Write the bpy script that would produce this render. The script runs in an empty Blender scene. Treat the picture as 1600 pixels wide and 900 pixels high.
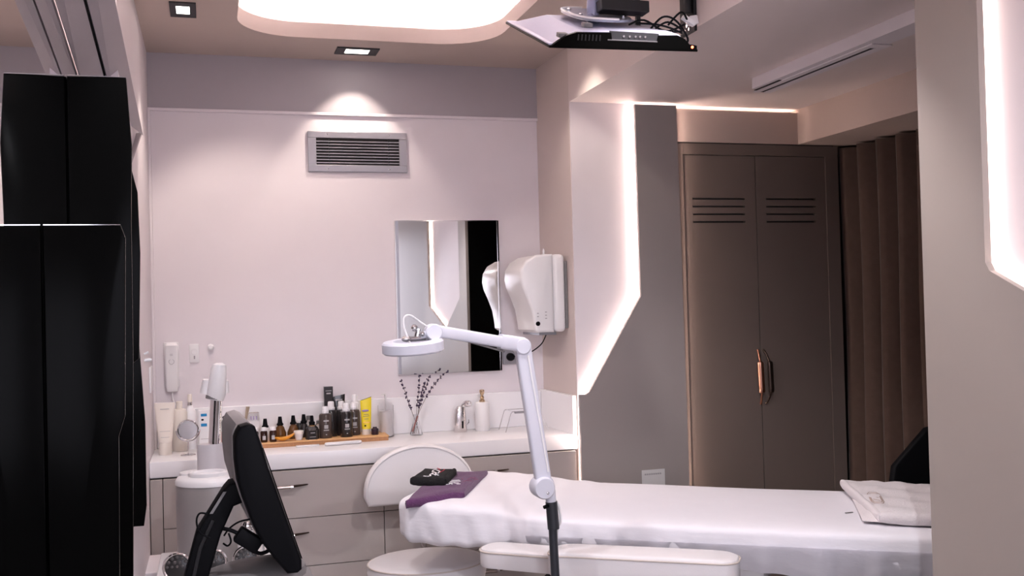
import bpy, bmesh, math, random
from mathutils import Vector, Matrix
random.seed(5)
PI = math.pi
S = bpy.context.scene
COL = S.collection

# ------------------------------------------------------------------ camera
yaw, pit, roll = math.radians(16.6596), math.radians(0.9194), math.radians(-1.4986)
cy, sy = math.cos(yaw), math.sin(yaw)
fw = Vector((sy*math.cos(pit), cy*math.cos(pit), math.sin(pit)))
r0 = Vector((cy, -sy, 0)); u0 = r0.cross(fw)
rt = r0*math.cos(roll) + u0*math.sin(roll); up = -r0*math.sin(roll) + u0*math.cos(roll)
cd = bpy.data.cameras.new('camera'); cam = bpy.data.objects.new('camera', cd); COL.objects.link(cam)
m = Matrix((rt, up, -fw)).transposed().to_4x4(); m.translation = (0, 0, 1.5)
cam.matrix_world = m
cd.sensor_width = 36; cd.lens = 36*1586.95/1600; cd.clip_start = .02
S.camera = cam
# ------------------------------------------------------------------ light
w = bpy.data.worlds.new('world'); S.world = w; w.use_nodes = True
bg = w.node_tree.nodes['Background']; bg.inputs[0].default_value = (.80, .82, 1, 1); bg.inputs[1].default_value = .45
S.view_settings.view_transform = 'Standard'; S.view_settings.look = 'None'
S.view_settings.exposure = 1.05; S.view_settings.gamma = 1

def area(name, loc, direction, sx, sy_, power, col):
    l = bpy.data.lights.new(name, 'AREA'); l.shape = 'RECTANGLE'; l.size = sx; l.size_y = sy_; l.energy = power; l.color = col
    o = bpy.data.objects.new(name, l); COL.objects.link(o); o.location = loc
    o.rotation_euler = Vector(direction).to_track_quat('-Z', 'Y').to_euler(); return o
def spot(name, loc, direction, power, ang, col, blend=.5, rad=.02):
    l = bpy.data.lights.new(name, 'SPOT'); l.energy = power; l.spot_size = math.radians(ang); l.spot_blend = blend; l.color = col; l.shadow_soft_size = rad
    o = bpy.data.objects.new(name, l); COL.objects.link(o); o.location = loc
    o.rotation_euler = Vector(direction).to_track_quat('-Z', 'Y').to_euler(); return o
# added fill light, set in the invented opening of the rear wall
area('rear_fill_light', (.9, -1.50, 1.55), (0.1, 1, .0), 1.9, 1.5, 20, (.88, .86, 1.0))
# recessed ceiling spots, then fill spots added outside the frame
WARM = (1, .86, .74)
spot('overhead_spot', (-.07, 4.21, 2.69), (.25, .35, -1), 12, 90, WARM)
spot('overhead_spot', (.69, 4.735, 2.69), (0, .32, -1), 7, 80, WARM, .45)
spot('overhead_spot', (1.36, 4.10, 2.69), (.42, .25, -1), 7, 80, WARM, .6, .03)
spot('overhead_spot', (1.38, 2.55, 2.69), (.1, .25, -1), 30, 95, (1, .93, .93))  # added fill spot, no fixture above the bed
spot('overhead_spot', (.0, 2.6, 2.69), (.3, .4, -1), 26, 95, (.95, .93, 1))  # added fill spot on the left side
spot('overhead_spot', (.69, .55, 2.69), (.15, .75, -1), 45, 95, (.93, .93, 1))  # added fill spot near the camera

# ------------------------------------------------------------------ materials
def mat(name, col, rough=.5, metal=0, emit=None, es=0, noise=0, nscale=8, bump=0, bscale=60, trans=0, ior=1.45, coat=0, spec=.5, sheen=0, sub=0, alpha=1, stretch=None):
    M = bpy.data.materials.new(name); M.use_nodes = True; N = M.node_tree.nodes; L = M.node_tree.links
    b = N['Principled BSDF']; I = b.inputs
    I['Base Color'].default_value = (*col, 1); I['Roughness'].default_value = rough; I['Metallic'].default_value = metal
    I['Transmission Weight'].default_value = trans; I['IOR'].default_value = ior; I['Coat Weight'].default_value = coat
    I['Specular IOR Level'].default_value = spec; I['Sheen Weight'].default_value = sheen; I['Subsurface Weight'].default_value = sub
    I['Alpha'].default_value = alpha
    if emit: I['Emission Color'].default_value = (*emit, 1); I['Emission Strength'].default_value = es
    tc = N.new('ShaderNodeTexCoord'); src = tc.outputs['Object']
    if stretch:
        mp = N.new('ShaderNodeMapping'); mp.inputs['Scale'].default_value = stretch; L.new(src, mp.inputs[0]); src = mp.outputs[0]
    if noise:
        n = N.new('ShaderNodeTexNoise'); n.inputs['Scale'].default_value = nscale; n.inputs['Detail'].default_value = 3; L.new(src, n.inputs['Vector'])
        mx = N.new('ShaderNodeMix'); mx.data_type = 'RGBA'
        mx.inputs[6].default_value = (*[c*(1-noise) for c in col], 1); mx.inputs[7].default_value = (*[min(1, c*(1+noise)) for c in col], 1)
        L.new(n.outputs['Fac'], mx.inputs[0]); L.new(mx.outputs[2], I['Base Color'])
    if bump:
        n2 = N.new('ShaderNodeTexNoise'); n2.inputs['Scale'].default_value = bscale; n2.inputs['Detail'].default_value = 4; L.new(src, n2.inputs['Vector'])
        bp = N.new('ShaderNodeBump'); bp.inputs['Strength'].default_value = bump; bp.inputs['Distance'].default_value = .01
        L.new(n2.outputs['Fac'], bp.inputs['Height']); L.new(bp.outputs[0], I['Normal'])
    return M
WALL = mat('white paint', (.74, .685, .715), .6, noise=.02, bump=.02)
WALL2 = mat('satin cream wall', (.62, .53, .50), .45, noise=.02, bump=.02)
GREYP = mat('grey paint', (.385, .35, .375), .55, noise=.02, bump=.02)
CEIL = mat('taupe ceiling paint', (.50, .41, .37), .6, noise=.02, bump=.02)
SOFF = mat('soffit paint', (.72, .63, .61), .55, noise=.02, bump=.02)
FRZ = mat('beige frieze paint', (.50, .40, .36), .5, noise=.02, bump=.02)
TAUPE = mat('glossy taupe lacquer', (.33, .29, .28), .2, noise=.02, spec=.5, coat=.15)
TAUPE2 = mat('light glossy taupe lacquer', (.34, .30, .275), .5, noise=.02, spec=.22)
WARD = mat('brown taupe lacquer', (.150, .118, .104), .38, noise=.03)
CAB = mat('greige lacquer', (.41, .36, .34), .3, noise=.02)
CABIN = mat('dark gap', (.03, .025, .025), .8)
STONE = mat('white solid surface', (.86, .84, .86), .25, noise=.01)
FLOOR = mat('greige floor tile', (.42, .38, .36), .25, noise=.06, nscale=3)
BLK = mat('gloss black', (.0025, .0025, .0025), .2, spec=.035, noise=.1)
BLKM = mat('matt black', (.004, .004, .005), .5, noise=.2, spec=.08)
BLKP = mat('black powder metal', (.02, .02, .022), .4, metal=.3)
DGREY = mat('dark grey tube', (.035, .037, .045), .35, metal=.2)
GREYPL = mat('grey plastic', (.18, .17, .17), .5)
MIRR = mat('mirror', (.86, .85, .84), .015, 1)
CHROME = mat('chrome', (.75, .74, .75), .08, 1)
STEEL = mat('brushed grey steel', (.32, .31, .33), .35, .8, bump=.02, bscale=90, stretch=(1, 20, 20))
COPPER = mat('copper', (.55, .27, .19), .28, 1)
BRONZE = mat('dark bronze', (.08, .055, .045), .3, .9)
GOLD = mat('gold metal', (.62, .46, .30), .2, 1)
WPL = mat('white plastic', (.80, .78, .79), .28)
WPL2 = mat('cool white enamel', (.66, .66, .74), .3)
CREAM = mat('cream plastic', (.80, .73, .66), .4)
SKAI = mat('white leatherette', (.78, .75, .76), .38, bump=.05, bscale=200)
PIPE = mat('leatherette piping', (.62, .55, .50), .4)
SHEET = mat('white nonwoven sheet', (.82, .80, .845), .75, bump=.25, bscale=9, noise=.02, stretch=(1, 1, 3))
TOW = mat('white towel cotton', (.80, .74, .75), .9, bump=.5, bscale=260, sheen=.2)
PURP = mat('purple towel cotton', (.115, .035, .115), .9, bump=.6, bscale=240, sheen=.25, noise=.25, nscale=60)
BTOW = mat('black towel cotton', (.012, .011, .012), .95, bump=.6, bscale=260, noise=.3, nscale=60)
THW = mat('white thread', (.85, .82, .85), .7)
THR = mat('red thread', (.45, .04, .07), .7)
THP = mat('pink thread', (.30, .09, .17), .7)
THT = mat('beige thread', (.50, .38, .33), .7)
CURT = mat('brown velvet', (.15, .095, .075), .85, sheen=.25, noise=.15, nscale=30)
GLASS = mat('clear glass', (.95, .96, .97), .03, trans=1, ior=1.45)
FROST = mat('frosted white plastic', (.85, .83, .85), .3)
AMBER = mat('brown glass', (.045, .014, .008), .08, trans=.25, spec=.6)
AMBERL = mat('amber liquid bottle', (.16, .07, .02), .08, trans=.3)
SMOKE = mat('smoked black bottle', (.022, .018, .018), .12, spec=.6)
SMOKEB = mat('smoked brown bottle', (.075, .055, .048), .12)
YEL = mat('yellow tube', (.88, .70, .03), .35)
ORNG = mat('orange tray', (.80, .33, .03), .4)
RED = mat('red plastic', (.65, .08, .04), .4)
LILAC = mat('lilac print', (.35, .24, .5), .5)
BLUE = mat('blue print', (.01, .22, .48), .5)
PRW = mat('pale print', (.42, .40, .40), .5)
PRG = mat('grey print', (.35, .33, .34), .6)
BAMB = mat('bamboo', (.70, .40, .18), .5, noise=.2, nscale=20, stretch=(1, 12, 12))
BAMBD = mat('bamboo core', (.52, .26, .12), .6, noise=.35, nscale=60, stretch=(6, 1, 1))
STEM = mat('dried stem', (.20, .15, .13), .8)
LAV = mat('dried lavender', (.055, .035, .075), .9)
PAPER = mat('white card', (.62, .60, .60), .6)
LAMPG = mat('lit lamp glass', (1, 1, 1), .3, emit=(1, .93, .85), es=6)
LED = mat('led strip', (1, 1, 1), .4, emit=(1, .80, .70), es=24)
LEDW = mat('led strip cove', (1, 1, 1), .4, emit=(1, .95, .95), es=26)
LEDS = mat('led strip dim', (1, 1, 1), .4, emit=(1, .78, .66), es=8)
TVL = mat('tv back plastic', (.56, .57, .72), .35)  # pale blue light from above is put into this base colour
RLED = mat('red standby led', (1, .1, .05), .4, emit=(1, .12, .05), es=4)
TIN = mat('mirror glass grey', (.45, .42, .42), .12, .7)

BEAD = mat('bead glass', (.13, .12, .12), .1, .5); LFACE = mat('dark lens face', (.03, .028, .028), .25)
# ------------------------------------------------------------------ helpers
def new(): return bmesh.new()
def bx(bm, x0, x1, y0, y1, z0, z1, bev=0, seg=2):
    r = bmesh.ops.create_cube(bm, size=1)
    vs = r['verts']
    for v in vs: v.co = Vector(((x0+x1)/2+v.co.x*(x1-x0), (y0+y1)/2+v.co.y*(y1-y0), (z0+z1)/2+v.co.z*(z1-z0)))
    if bev:
        es = list({e for v in vs for e in v.link_edges})
        bmesh.ops.bevel(bm, geom=es, offset=bev, segments=seg, profile=.5, affect='EDGES')
    return vs
def obox(bm, c, ax, ay, az, sx, sy_, sz, bev=0):
    """box centred at c with axes ax, ay, az and full sizes"""
    r = bmesh.ops.create_cube(bm, size=1); vs = r['verts']; c = Vector(c)
    ax, ay, az = [Vector(a).normalized() for a in (ax, ay, az)]
    for v in vs: v.co = c + ax*v.co.x*sx + ay*v.co.y*sy_ + az*v.co.z*sz
    if bev:
        es = list({e for v in vs for e in v.link_edges})
        bmesh.ops.bevel(bm, geom=es, offset=bev, segments=2, profile=.5, affect='EDGES')
def prism(bm, pts, d, bev=0):
    """closed polygon pts (3-D) pushed by vector d"""
    d = Vector(d); a = [bm.verts.new(p) for p in pts]; b = [bm.verts.new(Vector(p)+d) for p in pts]; n = len(pts)
    f1 = bm.faces.new(a); f2 = bm.faces.new(b[::-1]); fs = [f1, f2]
    for i in range(n): fs.append(bm.faces.new([a[i], b[i], b[(i+1) % n], a[(i+1) % n]]))
    bmesh.ops.recalc_face_normals(bm, faces=fs)
    if bev: bmesh.ops.bevel(bm, geom=list({e for f in (f1, f2) for e in f.edges}), offset=bev, segments=3, profile=.5, affect='EDGES')
def ring_skin(bm, rings, cap=True):
    vr = [[bm.verts.new(p) for p in r] for r in rings]; n = len(rings[0])
    for a, b in zip(vr, vr[1:]):
        for i in range(n): bm.faces.new([a[i], a[(i+1) % n], b[(i+1) % n], b[i]])
    if cap: bm.faces.new(vr[0][::-1]); bm.faces.new(vr[-1])
    bmesh.ops.recalc_face_normals(bm, faces=bm.faces[:])
def lathe(bm, c, prof, n=24, ax=(0, 0, 1), sx=1, sy_=1):
    c = Vector(c); ax = Vector(ax).normalized(); q = Vector((0, 0, 1)).rotation_difference(ax)
    rings = [[c + q @ Vector((r*sx*math.cos(2*PI*i/n), r*sy_*math.sin(2*PI*i/n), z)) for i in range(n)] for r, z in [(max(r, .0002), z) for r, z in prof]]
    ring_skin(bm, rings)
def tube(bm, path, rad, n=10, cap=True, flat=1):
    path = [Vector(p) for p in path]; k = len(path); rs = rad if isinstance(rad, (list, tuple)) else [rad]*k
    rings = []; prev = None
    for i, p in enumerate(path):
        t = (path[min(i+1, k-1)] - path[max(i-1, 0)]).normalized()
        if prev is None:
            u = t.orthogonal().normalized()
            if abs(t.z) < .9: u = t.cross(Vector((0, 0, 1))).normalized()
        else: u = (prev - t*prev.dot(t)).normalized()
        prev = u; v = t.cross(u)
        rings.append([p + (u*math.cos(2*PI*j/n) + v*math.sin(2*PI*j/n)*flat)*rs[i] for j in range(n)])
    ring_skin(bm, rings, cap)
def smooth_path(pts, n=6):
    P = [Vector(p) for p in pts]; out = []
    for i in range(len(P)-1):
        a, b, c, d = P[max(i-1, 0)], P[i], P[i+1], P[min(i+2, len(P)-1)]
        for j in range(n):
            t = j/n; out.append(.5*((2*b)+(-a+c)*t+(2*a-5*b+4*c-d)*t*t+(-a+3*b-3*c+d)*t**3))
    out.append(P[-1]); return out
def ball(bm, c, r, s=(1, 1, 1), seg=12):
    v = bmesh.ops.create_uvsphere(bm, u_segments=seg, v_segments=max(6, seg*2//3), radius=r)['verts']
    for q in v: q.co = Vector(c) + Vector((q.co.x*s[0], q.co.y*s[1], q.co.z*s[2]))
def torus(bm, c, R, r, ax=(0, 0, 1), n=32, k=8):
    c = Vector(c); q = Vector((0, 0, 1)).rotation_difference(Vector(ax).normalized())
    vr = [[bm.verts.new(c + q @ Vector(((R+r*math.cos(2*PI*j/k))*math.cos(2*PI*i/n), (R+r*math.cos(2*PI*j/k))*math.sin(2*PI*i/n), r*math.sin(2*PI*j/k)))) for j in range(k)] for i in range(n)]
    for i in range(n):
        for j in range(k): bm.faces.new([vr[i][j], vr[(i+1) % n][j], vr[(i+1) % n][(j+1) % k], vr[i][(j+1) % k]])
def superring(c, ax, ay, hw, hh, n=32, p=4):
    out = []
    for i in range(n):
        t = 2*PI*i/n; x, y = math.cos(t), math.sin(t)
        out.append(Vector(c) + Vector(ax)*hw*math.copysign(abs(x)**(2/p), x) + Vector(ay)*hh*math.copysign(abs(y)**(2/p), y))
    return out
WO = {}
def obj(name, bm, m, parent=None, smooth=True, origin=None, label=None, kind=None, ang=40):
    """link one mesh; vertices come in world coordinates and are moved to the parent's frame"""
    o0 = Vector(WO[parent.name]) if parent else Vector(origin or (0, 0, 0))
    bmesh.ops.translate(bm, verts=bm.verts[:], vec=-o0)
    me = bpy.data.meshes.new(name); bm.to_mesh(me); bm.free()
    o = bpy.data.objects.new(name, me); COL.objects.link(o); me.materials.append(m)
    if smooth:
        for f in me.polygons: f.use_smooth = True
        try: me.set_sharp_from_angle(angle=math.radians(ang))
        except Exception: pass
    if parent: o.parent = parent
    else: o.location = o0
    WO[o.name] = tuple(o0)
    if label: o['label'] = label
    if kind: o['kind'] = kind
    return o
def thing(name, label, cat, loc, group=None):
    o = bpy.data.objects.new(name, None); COL.objects.link(o); o.location = loc; o.empty_display_size = .05
    o['label'] = label; o['category'] = cat; WO[o.name] = tuple(loc)
    if group: o['group'] = group
    return o
def solo(name, bm, m, label, cat, loc, group=None, **k):
    o = obj(name, bm, m, None, origin=loc, **k); o['label'] = label; o['category'] = cat
    if group: o['group'] = group
    return o
def struct(name, bm, m, smooth=False): return obj(name, bm, m, None, smooth, kind='structure')
def part(name, m, parent, fn, *a, smooth=True, label=None, kind=None, **k):
    bm = new(); fn(bm, *a, **k); return obj(name, bm, m, parent, smooth, label=label, kind=kind)

# ================================================================== SETTING
XL, XR, YB, ZC, ZS = -.25, 1.65, 4.95, 2.705, 2.448
bm = new(); bx(bm, -.6, 3.6, -1.8, 5.4, -.05, 0); struct('floor', bm, FLOOR)
# back wall: white panel below, grey bulkhead above, standing 2 cm proud
bm = new(); bx(bm, XL-.2, 2.0, YB, YB+.1, 0, 2.44); struct('wall_back', bm, WALL)
bm = new(); bx(bm, XL-.2, 1.645, YB-.012, YB+.1, 2.45, ZC+.05); struct('trim_1', bm, GREYP)          # bulkhead band
bm = new(); bx(bm, XL, 1.64, YB-.016, YB, 2.436, 2.45, .002); struct('trim_2', bm, WALL)               # bead below the bulkhead
bm = new(); bx(bm, XL, XL+.012, YB-.03, YB, .88, 2.436, .002); struct('trim_3', bm, WALL)
bm = new(); bx(bm, XL+.0, 1.64, YB-.02, YB, 1.17, 1.17, 0) if False else None; bm.free()
# side wall: short slightly angled piece between back wall and alcove
bm = new(); prism(bm, [(1.635, YB+.05, 0), (1.65, 4.5, 0), (2.2, 4.5, 0), (2.2, YB+.05, 0)], (0, 0, ZC+.05)); struct('wall_right', bm, WALL2)
bm = new(); bx(bm, 1.652, 2.20, 4.492, 4.502, 0, ZS); struct('wall_alcove', bm, WALL)
# ceiling with a rounded coffer
def rrect(x0, x1, y0, y1, r, n=10):
    o = []
    for cx, cy_, a0 in ((x1-r, y1-r, 0), (x0+r, y1-r, 90), (x0+r, y0+r, 180), (x1-r, y0+r, 270)):
        for i in range(n+1):
            a = math.radians(a0+90*i/n); o.append((cx+r*math.cos(a), cy_+r*math.sin(a)))
    return o
CX0, CX1, CY0, CY1, CR = .137, 1.279, 1.3, 4.545, .26
bm = new()
hole = rrect(CX0, CX1, CY0, CY1, CR)
vo = [bm.verts.new((x, y, ZC)) for x, y in ((-.6, -1.8), (1.66, -1.8), (1.66, 5.0), (-.6, 5.0))]
vi = [bm.verts.new((x, y, ZC)) for x, y in hole]
es = [bm.edges.new((vo[i], vo[(i+1) % 4])) for i in range(4)] + [bm.edges.new((vi[i], vi[(i+1) % len(vi)])) for i in range(len(vi))]
bmesh.ops.triangle_fill(bm, edges=es, use_beauty=True, use_dissolve=True)
struct('ceiling', bm, CEIL)
bm = new(); n = len(hole)
big = rrect(CX0-.13, CX1+.13, CY0-.13, CY1+.13, CR+.13)
def band(bm, A, za, B, zb):
    a = [bm.verts.new((x, y, za)) for x, y in A]; b = [bm.verts.new((x, y, zb)) for x, y in B]
    for i in range(len(A)): bm.faces.new([a[i], a[(i+1) % len(A)], b[(i+1) % len(A)], b[i]])
band(bm, hole, ZC, hole, ZC+.068)
h2 = rrect(CX0-.012, CX1+.012, CY0-.012, CY1+.012, CR+.012); h3 = rrect(CX0-.012, CX1+.012, CY0-.012, CY1+.012, CR+.012)
band(bm, hole, ZC+.068, h2, ZC+.068); band(bm, h2, ZC+.068, h3, ZC+.03)
band(bm, h3, ZC+.03, big, ZC+.03); band(bm, big, ZC+.03, big, ZC+.17)
struct('trim_4', bm, CEIL, True)
bm = new(); bx(bm, CX0-.3, CX1+.3, CY0-.3, CY1+.3, ZC+.17, ZC+.2); struct('ceiling_coffer', bm, WALL)
bm = new(); l1 = rrect(CX0-.060, CX1+.060, CY0-.060, CY1+.060, CR+.06)
tube(bm, [(x, y, ZC+.048) for x, y in l1+l1[:1]], .008, 6, False)
solo('light_strip', bm, LEDW, 'led strip hidden in the ceiling coffer behind its rounded lip', 'light strip', (.7, 4.6, ZC+.03), 'hidden led strips')
# beam face and lower soffit over the alcove
bm = new(); bx(bm, XR, 3.5, -1.8, 4.52, ZS, ZC+.1); struct('wall_beam', bm, SOFF)
bm = new(); bx(bm, 1.70, 3.5, 4.52, 5.0, ZS, ZC+.1); struct('trim_5', bm, SOFF)
bm = new(); bx(bm, 2.0, 3.5, 5.0, 5.1, 0, ZC); struct('wall_alcove_back', bm, WARD)
# ac slot box under the soffit
bm = new(); bx(bm, 2.268, 2.37, 2.36, 3.885, ZS-.046, ZS, .001); struct('trim_6', bm, WALL)
t = thing('air_diffuser', 'long narrow slot air diffuser in the lowered ceiling before the curtain', 'vent', (2.33, 3.5, ZS-.046))
part('frame', WALL, t, lambda b: [bx(b, 2.300, 2.328, 3.15, 3.93, ZS-.050, ZS-.046), bx(b, 2.352, 2.385, 3.15, 3.93, ZS-.050, ZS-.046), bx(b, 2.300, 2.385, 3.10, 3.15, ZS-.050, ZS-.046)], smooth=False)
part('slot', CABIN, t, lambda b: bx(b, 2.330, 2.350, 3.16, 3.93, ZS-.0475, ZS-.046), smooth=False)
part('slot', CABIN, t, lambda b: bx(b, 2.286, 2.298, 3.70, 3.90, ZS-.0485, ZS-.046), smooth=False)
# valance, frieze
bm = new(); bx(bm, 2.88, 3.5, 2.35, 5.0, 2.272, ZS); struct('trim_7', bm, FRZ)
bm = new(); bx(bm, 2.19, 2.88, 4.50, 4.512, 2.272, ZS-.016); bx(bm, 2.19, 2.88, 4.56, 5.0, 2.272, ZS); bx(bm, 2.19, 2.88, 4.512, 4.6, 2.272, 2.30); struct('trim_8', bm, FRZ)
bm = new(); bx(bm, 3.32, 3.4, 2.3, 5.0, 0, ZS); struct('wall_far_right', bm, WARD)
# near right wall: white face with a taupe lacquer layer, notched
bm = new(); bx(bm, 1.93, 3.4, -1.8, 2.33, 0, ZS); struct('wall_near', bm, WALL)
bm = new(); bx(bm, 1.90, 3.32, 2.33, 2.345, 0, ZS); struct('trim_9', bm, BLK)
notch = [(-1.8, 0), (2.352, 0), (2.352, ZS), (2.118, ZS), (2.118, 1.575), (2.105, 1.553), (1.60, 1.31), (.96, 1.50), (.95, 1.52), (.95, ZS), (-1.8, ZS)]
bm = new(); prism(bm, [(1.885, y, z) for y, z in notch], (.02, 0, 0)); struct('wall_near_panel', bm, TAUPE2)
def strip(pts, r, m, lab, loc):
    b = new(); tube(b, pts, r, 6); return solo('light_strip', b, m, lab, 'light strip', loc, 'hidden led strips')
strip([(1.918, 2.14, ZS-.01), (1.918, 2.14, 1.575), (1.918, 2.12, 1.535), (1.918, 1.60, 1.285), (1.918, .94, 1.48), (1.918, .93, ZS-.01)], .005, mat('led strip near wall', (1, 1, 1), .4, emit=(1, .82, .74), es=12),
      'led strip glowing along the notched edge of the near right wall panel', (1.918, 2.14, 1.3))
# far grey lacquer panel with the diagonal cut edge, LED behind its rim
gp = [(1.643, 0), (2.195, 0), (2.178, ZS-.012), (1.962, ZS-.012), (1.966, 1.525), (1.694, 1.085), (1.675, 1.072), (1.643, 1.072)]
bm = new(); prism(bm, [(x, 4.44, z) for x, z in gp], (0, .02, 0)); struct('wall_alcove_panel', bm, TAUPE)
strip([(1.662, 4.478, .05), (1.662, 4.478, 1.05), (1.70, 4.478, 1.06), (1.984, 4.478, 1.515), (1.978, 4.478, ZS-.02)], .005, LED,
      'led strip glowing behind the left cut edge of the grey wall panel', (1.66, 4.478, .05))
strip([(2.160, 4.478, ZS-.03), (2.176, 4.478, .05)], .005, LED, 'led strip glowing behind the right edge of the grey wall panel beside the wardrobe', (2.176, 4.478, .05))
strip([(1.985, 4.478, ZS-.022), (2.165, 4.478, ZS-.022)], .004, LEDS, 'short led strip behind the top edge of the grey wall panel', (2.0, 4.478, ZS-.02))
strip([(2.2, 4.53, ZS-.030), (2.87, 4.53, ZS-.030)], .006, LEDS, 'thin led line along the top of the beige frieze over the wardrobe', (2.2, 4.53, ZS-.03))
# left wall
bm = new(); bx(bm, -.45, XL, 3.30, 5.0, 0, ZC+.05); struct('wall_left', bm, WALL)
bm = new(); bx(bm, -.45, -.36, -1.8, 3.3, 0, ZC+.05); bx(bm, -.36, XL, -1.8, 3.3, 2.46, ZC+.05); struct('wall_left_near', bm, WALL)
bm = new(); bx(bm, -.36, -.346, -.6, 3.22, .05, 2.45)
t = solo('wall_mirror', bm, MIRR, 'tall frameless mirror covering the left wall behind the black cabinets', 'mirror', (-.35, 2.5, .05), smooth=False)
# slanted lacquer band above the mirror with a dark groove, lit from behind its upper rim
def q3(bm, a, b, c, d, th):
    a, b, c, d = map(Vector, (a, b, c, d)); nrm = (b-a).cross(d-a).normalized()*th; prism(bm, [a, b, c, d], nrm)
A0, A1 = Vector((-.345, 1.6, 2.466)), Vector((-.345, 3.22, 2.18))
B0, B1 = Vector((-.225, 1.6, 2.53)), Vector((-.225, 4.03, 2.175))
def ab(u, v): return (A0.lerp(A1, u)).lerp(B0.lerp(B1, u), v)
bm = new(); q3(bm, ab(0, 0), ab(1, 0), ab(1, .44), ab(0, .44), .008); q3(bm, ab(0, .50), ab(1, .50), ab(1, 1), ab(0, 1), .008); struct('trim_10', bm, GREYP)
bm = new(); q3(bm, ab(0, .38), ab(1, .38), ab(1, .52), ab(0, .52), -.006); struct('trim_11', bm, BLKM)
bm = new(); q3(bm, B1, B1+Vector((-.02, .02, 0)), (-.249, 3.58, 1.97), (-.235, 3.56, 1.99), .006); struct('trim_12', bm, GREYP)
strip([(-.242, 1.65, 2.535), (-.242, 3.6, 2.262)], .004, LED, 'led strip glowing above the slanted band on the left wall', (-.242, 1.65, 2.56))
bm = new(); bx(bm, XL-.01, -.19, 4.12, 4.42, .0, .515, .004); struct('baseboard_left', bm, WALL)
# unseen rear wall; its window is added to let fill light in
bm = new(); bx(bm, -.6, 2.0, -1.8, -1.7, 0, .8); bx(bm, -.6, 2.0, -1.8, -1.7, 2.3, ZC+.05); bx(bm, -.6, -.1, -1.8, -1.7, .8, 2.3); bx(bm, 1.85, 2.0, -1.8, -1.7, .8, 2.3); struct('wall_rear', bm, WALL2)
bm = new()
for z in (.80, 2.26): bx(bm, -.1, 1.85, -1.77, -1.73, z, z+.04)
for x in (-.1, .86, 1.81): bx(bm, x, x+.04, -1.77, -1.73, .80, 2.30)
struct('added_window_1', bm, WALL)

# ================================================================== CEILING LIGHTS
def downlight(x, y, rot, lab):
    t = thing('recessed_spotlight', lab, 'ceiling light', (x, y, ZC), 'square recessed ceiling spots')
    c, s = .098, .055
    bm = new()
    for (x0, x1, y0, y1) in ((-c, -s, -.062, .062), (s, c, -.062, .062), (-s, s, -.062, -.04), (-s, s, .04, .062)):
        bx(bm, x+x0, x+x1, y+y0, y+y1, ZC-.006, ZC+.002, .001)
    obj('trim_frame', bm, BLKP, t, False)
    part('lamp', LAMPG, t, lambda b: bx(b, x-s, x+s, y-.04, y+.04, ZC-.003, ZC-.001), smooth=False)
    return t
t = downlight(.69, 4.735, 0, 'black framed recessed spotlight in the ceiling above the wall vent')
bm = new()
x, y = -.073, 4.21
t = thing('recessed_spotlight', 'black square recessed spotlight in the ceiling corner beside the left wall', 'ceiling light', (x, y, ZC), 'square recessed ceiling spots')
for (x0, x1, y0, y1) in ((-.05, -.025, -.1, .1), (.025, .05, -.1, .1), (-.025, .025, -.1, -.055), (-.025, .025, .055, .1)): bx(bm, x+x0, x+x1, y+y0, y+y1, ZC-.006, ZC+.002, .001)
obj('trim_frame', bm, BLKP, t, False)
part('lamp', LAMPG, t, lambda b: bx(b, x-.025, x+.025, y-.055, y+.055, ZC-.003, ZC-.001), smooth=False)

# ================================================================== BACK WALL FITTINGS
t = thing('air_vent', 'grey metal louvred air vent high on the white back wall', 'vent', (.714, YB, 2.26))
def vf(b):
    x0, x1, z0, z1 = .473, .955, 2.163, 2.359
    bx(b, x0, x1, YB-.012, YB, z1-.032, z1, .002); bx(b, x0, x1, YB-.012, YB, z0, z0+.034, .002)
    bx(b, x0, x0+.04, YB-.012, YB, z0+.034, z1-.032, .001); bx(b, x1-.038, x1, YB-.012, YB, z0+.034, z1-.032, .001)
part('frame', STEEL, t, vf, smooth=False)
part('backing', CABIN, t, lambda b: bx(b, .50, .93, YB-.003, YB-.001, 2.185, 2.335), smooth=False)
for i in range(8):
    z = 2.205 + i*.0148
    part('louvre', STEEL, t, lambda b: prism(b, [(.513, YB-.011, z), (.513, YB-.011, z+.004), (.513, YB-.002, z+.007), (.513, YB-.002, z+.003)], (.404, 0, 0)), smooth=False)
for x in (.573, .862): part('stay', BLKP, t, lambda b: bx(b, x, x+.006, YB-.009, YB-.004, 2.197, 2.327), smooth=False)
for x in (.565, .866):
    for z in (2.345, 2.178): part('screw', CHROME, t, lambda b: ball(b, (x, YB-.012, z), .004, (1, .5, 1), 8))
# frameless wall mirror
t = thing('vanity_mirror', 'rectangular frameless mirror with polished edges on the back wall above the counter', 'mirror', (1.148, YB, 1.17))
part('mirror_glass', MIRR, t, lambda b: bx(b, .900, 1.402, YB-.0225, YB-.006, 1.172, 1.922), smooth=False)
part('polished_edge', CHROME, t, lambda b: [bx(b, .882, .887, YB-.024, YB, 1.168, 1.926), bx(b, 1.402, 1.412, YB-.024, YB, 1.168, 1.926, .001), bx(b, .887, 1.402, YB-.024, YB, 1.922, 1.926), bx(b, .887, 1.402, YB-.024, YB, 1.168, 1.172)], smooth=False)
part('bevel', STEEL, t, lambda b: bx(b, .887, .900, YB-.0235, YB-.004, 1.172, 1.922), smooth=False)
# junction plate behind the lamp elbow
t = thing('power_outlet', 'grey steel power outlet plate under the towel dispenser beside the mirror', 'power outlet', (1.466, YB, 1.2))
part('plate', STEEL, t, lambda b: bx(b, 1.42, 1.522, YB-.02, YB, 1.197, 1.30, .003), smooth=False)
part('plug', BLKM, t, lambda b: lathe(b, (1.455, YB-.02, 1.235), [(.02, 0), (.02, .02), (.012, .03)], 14, (0, -1, 0)))
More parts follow.
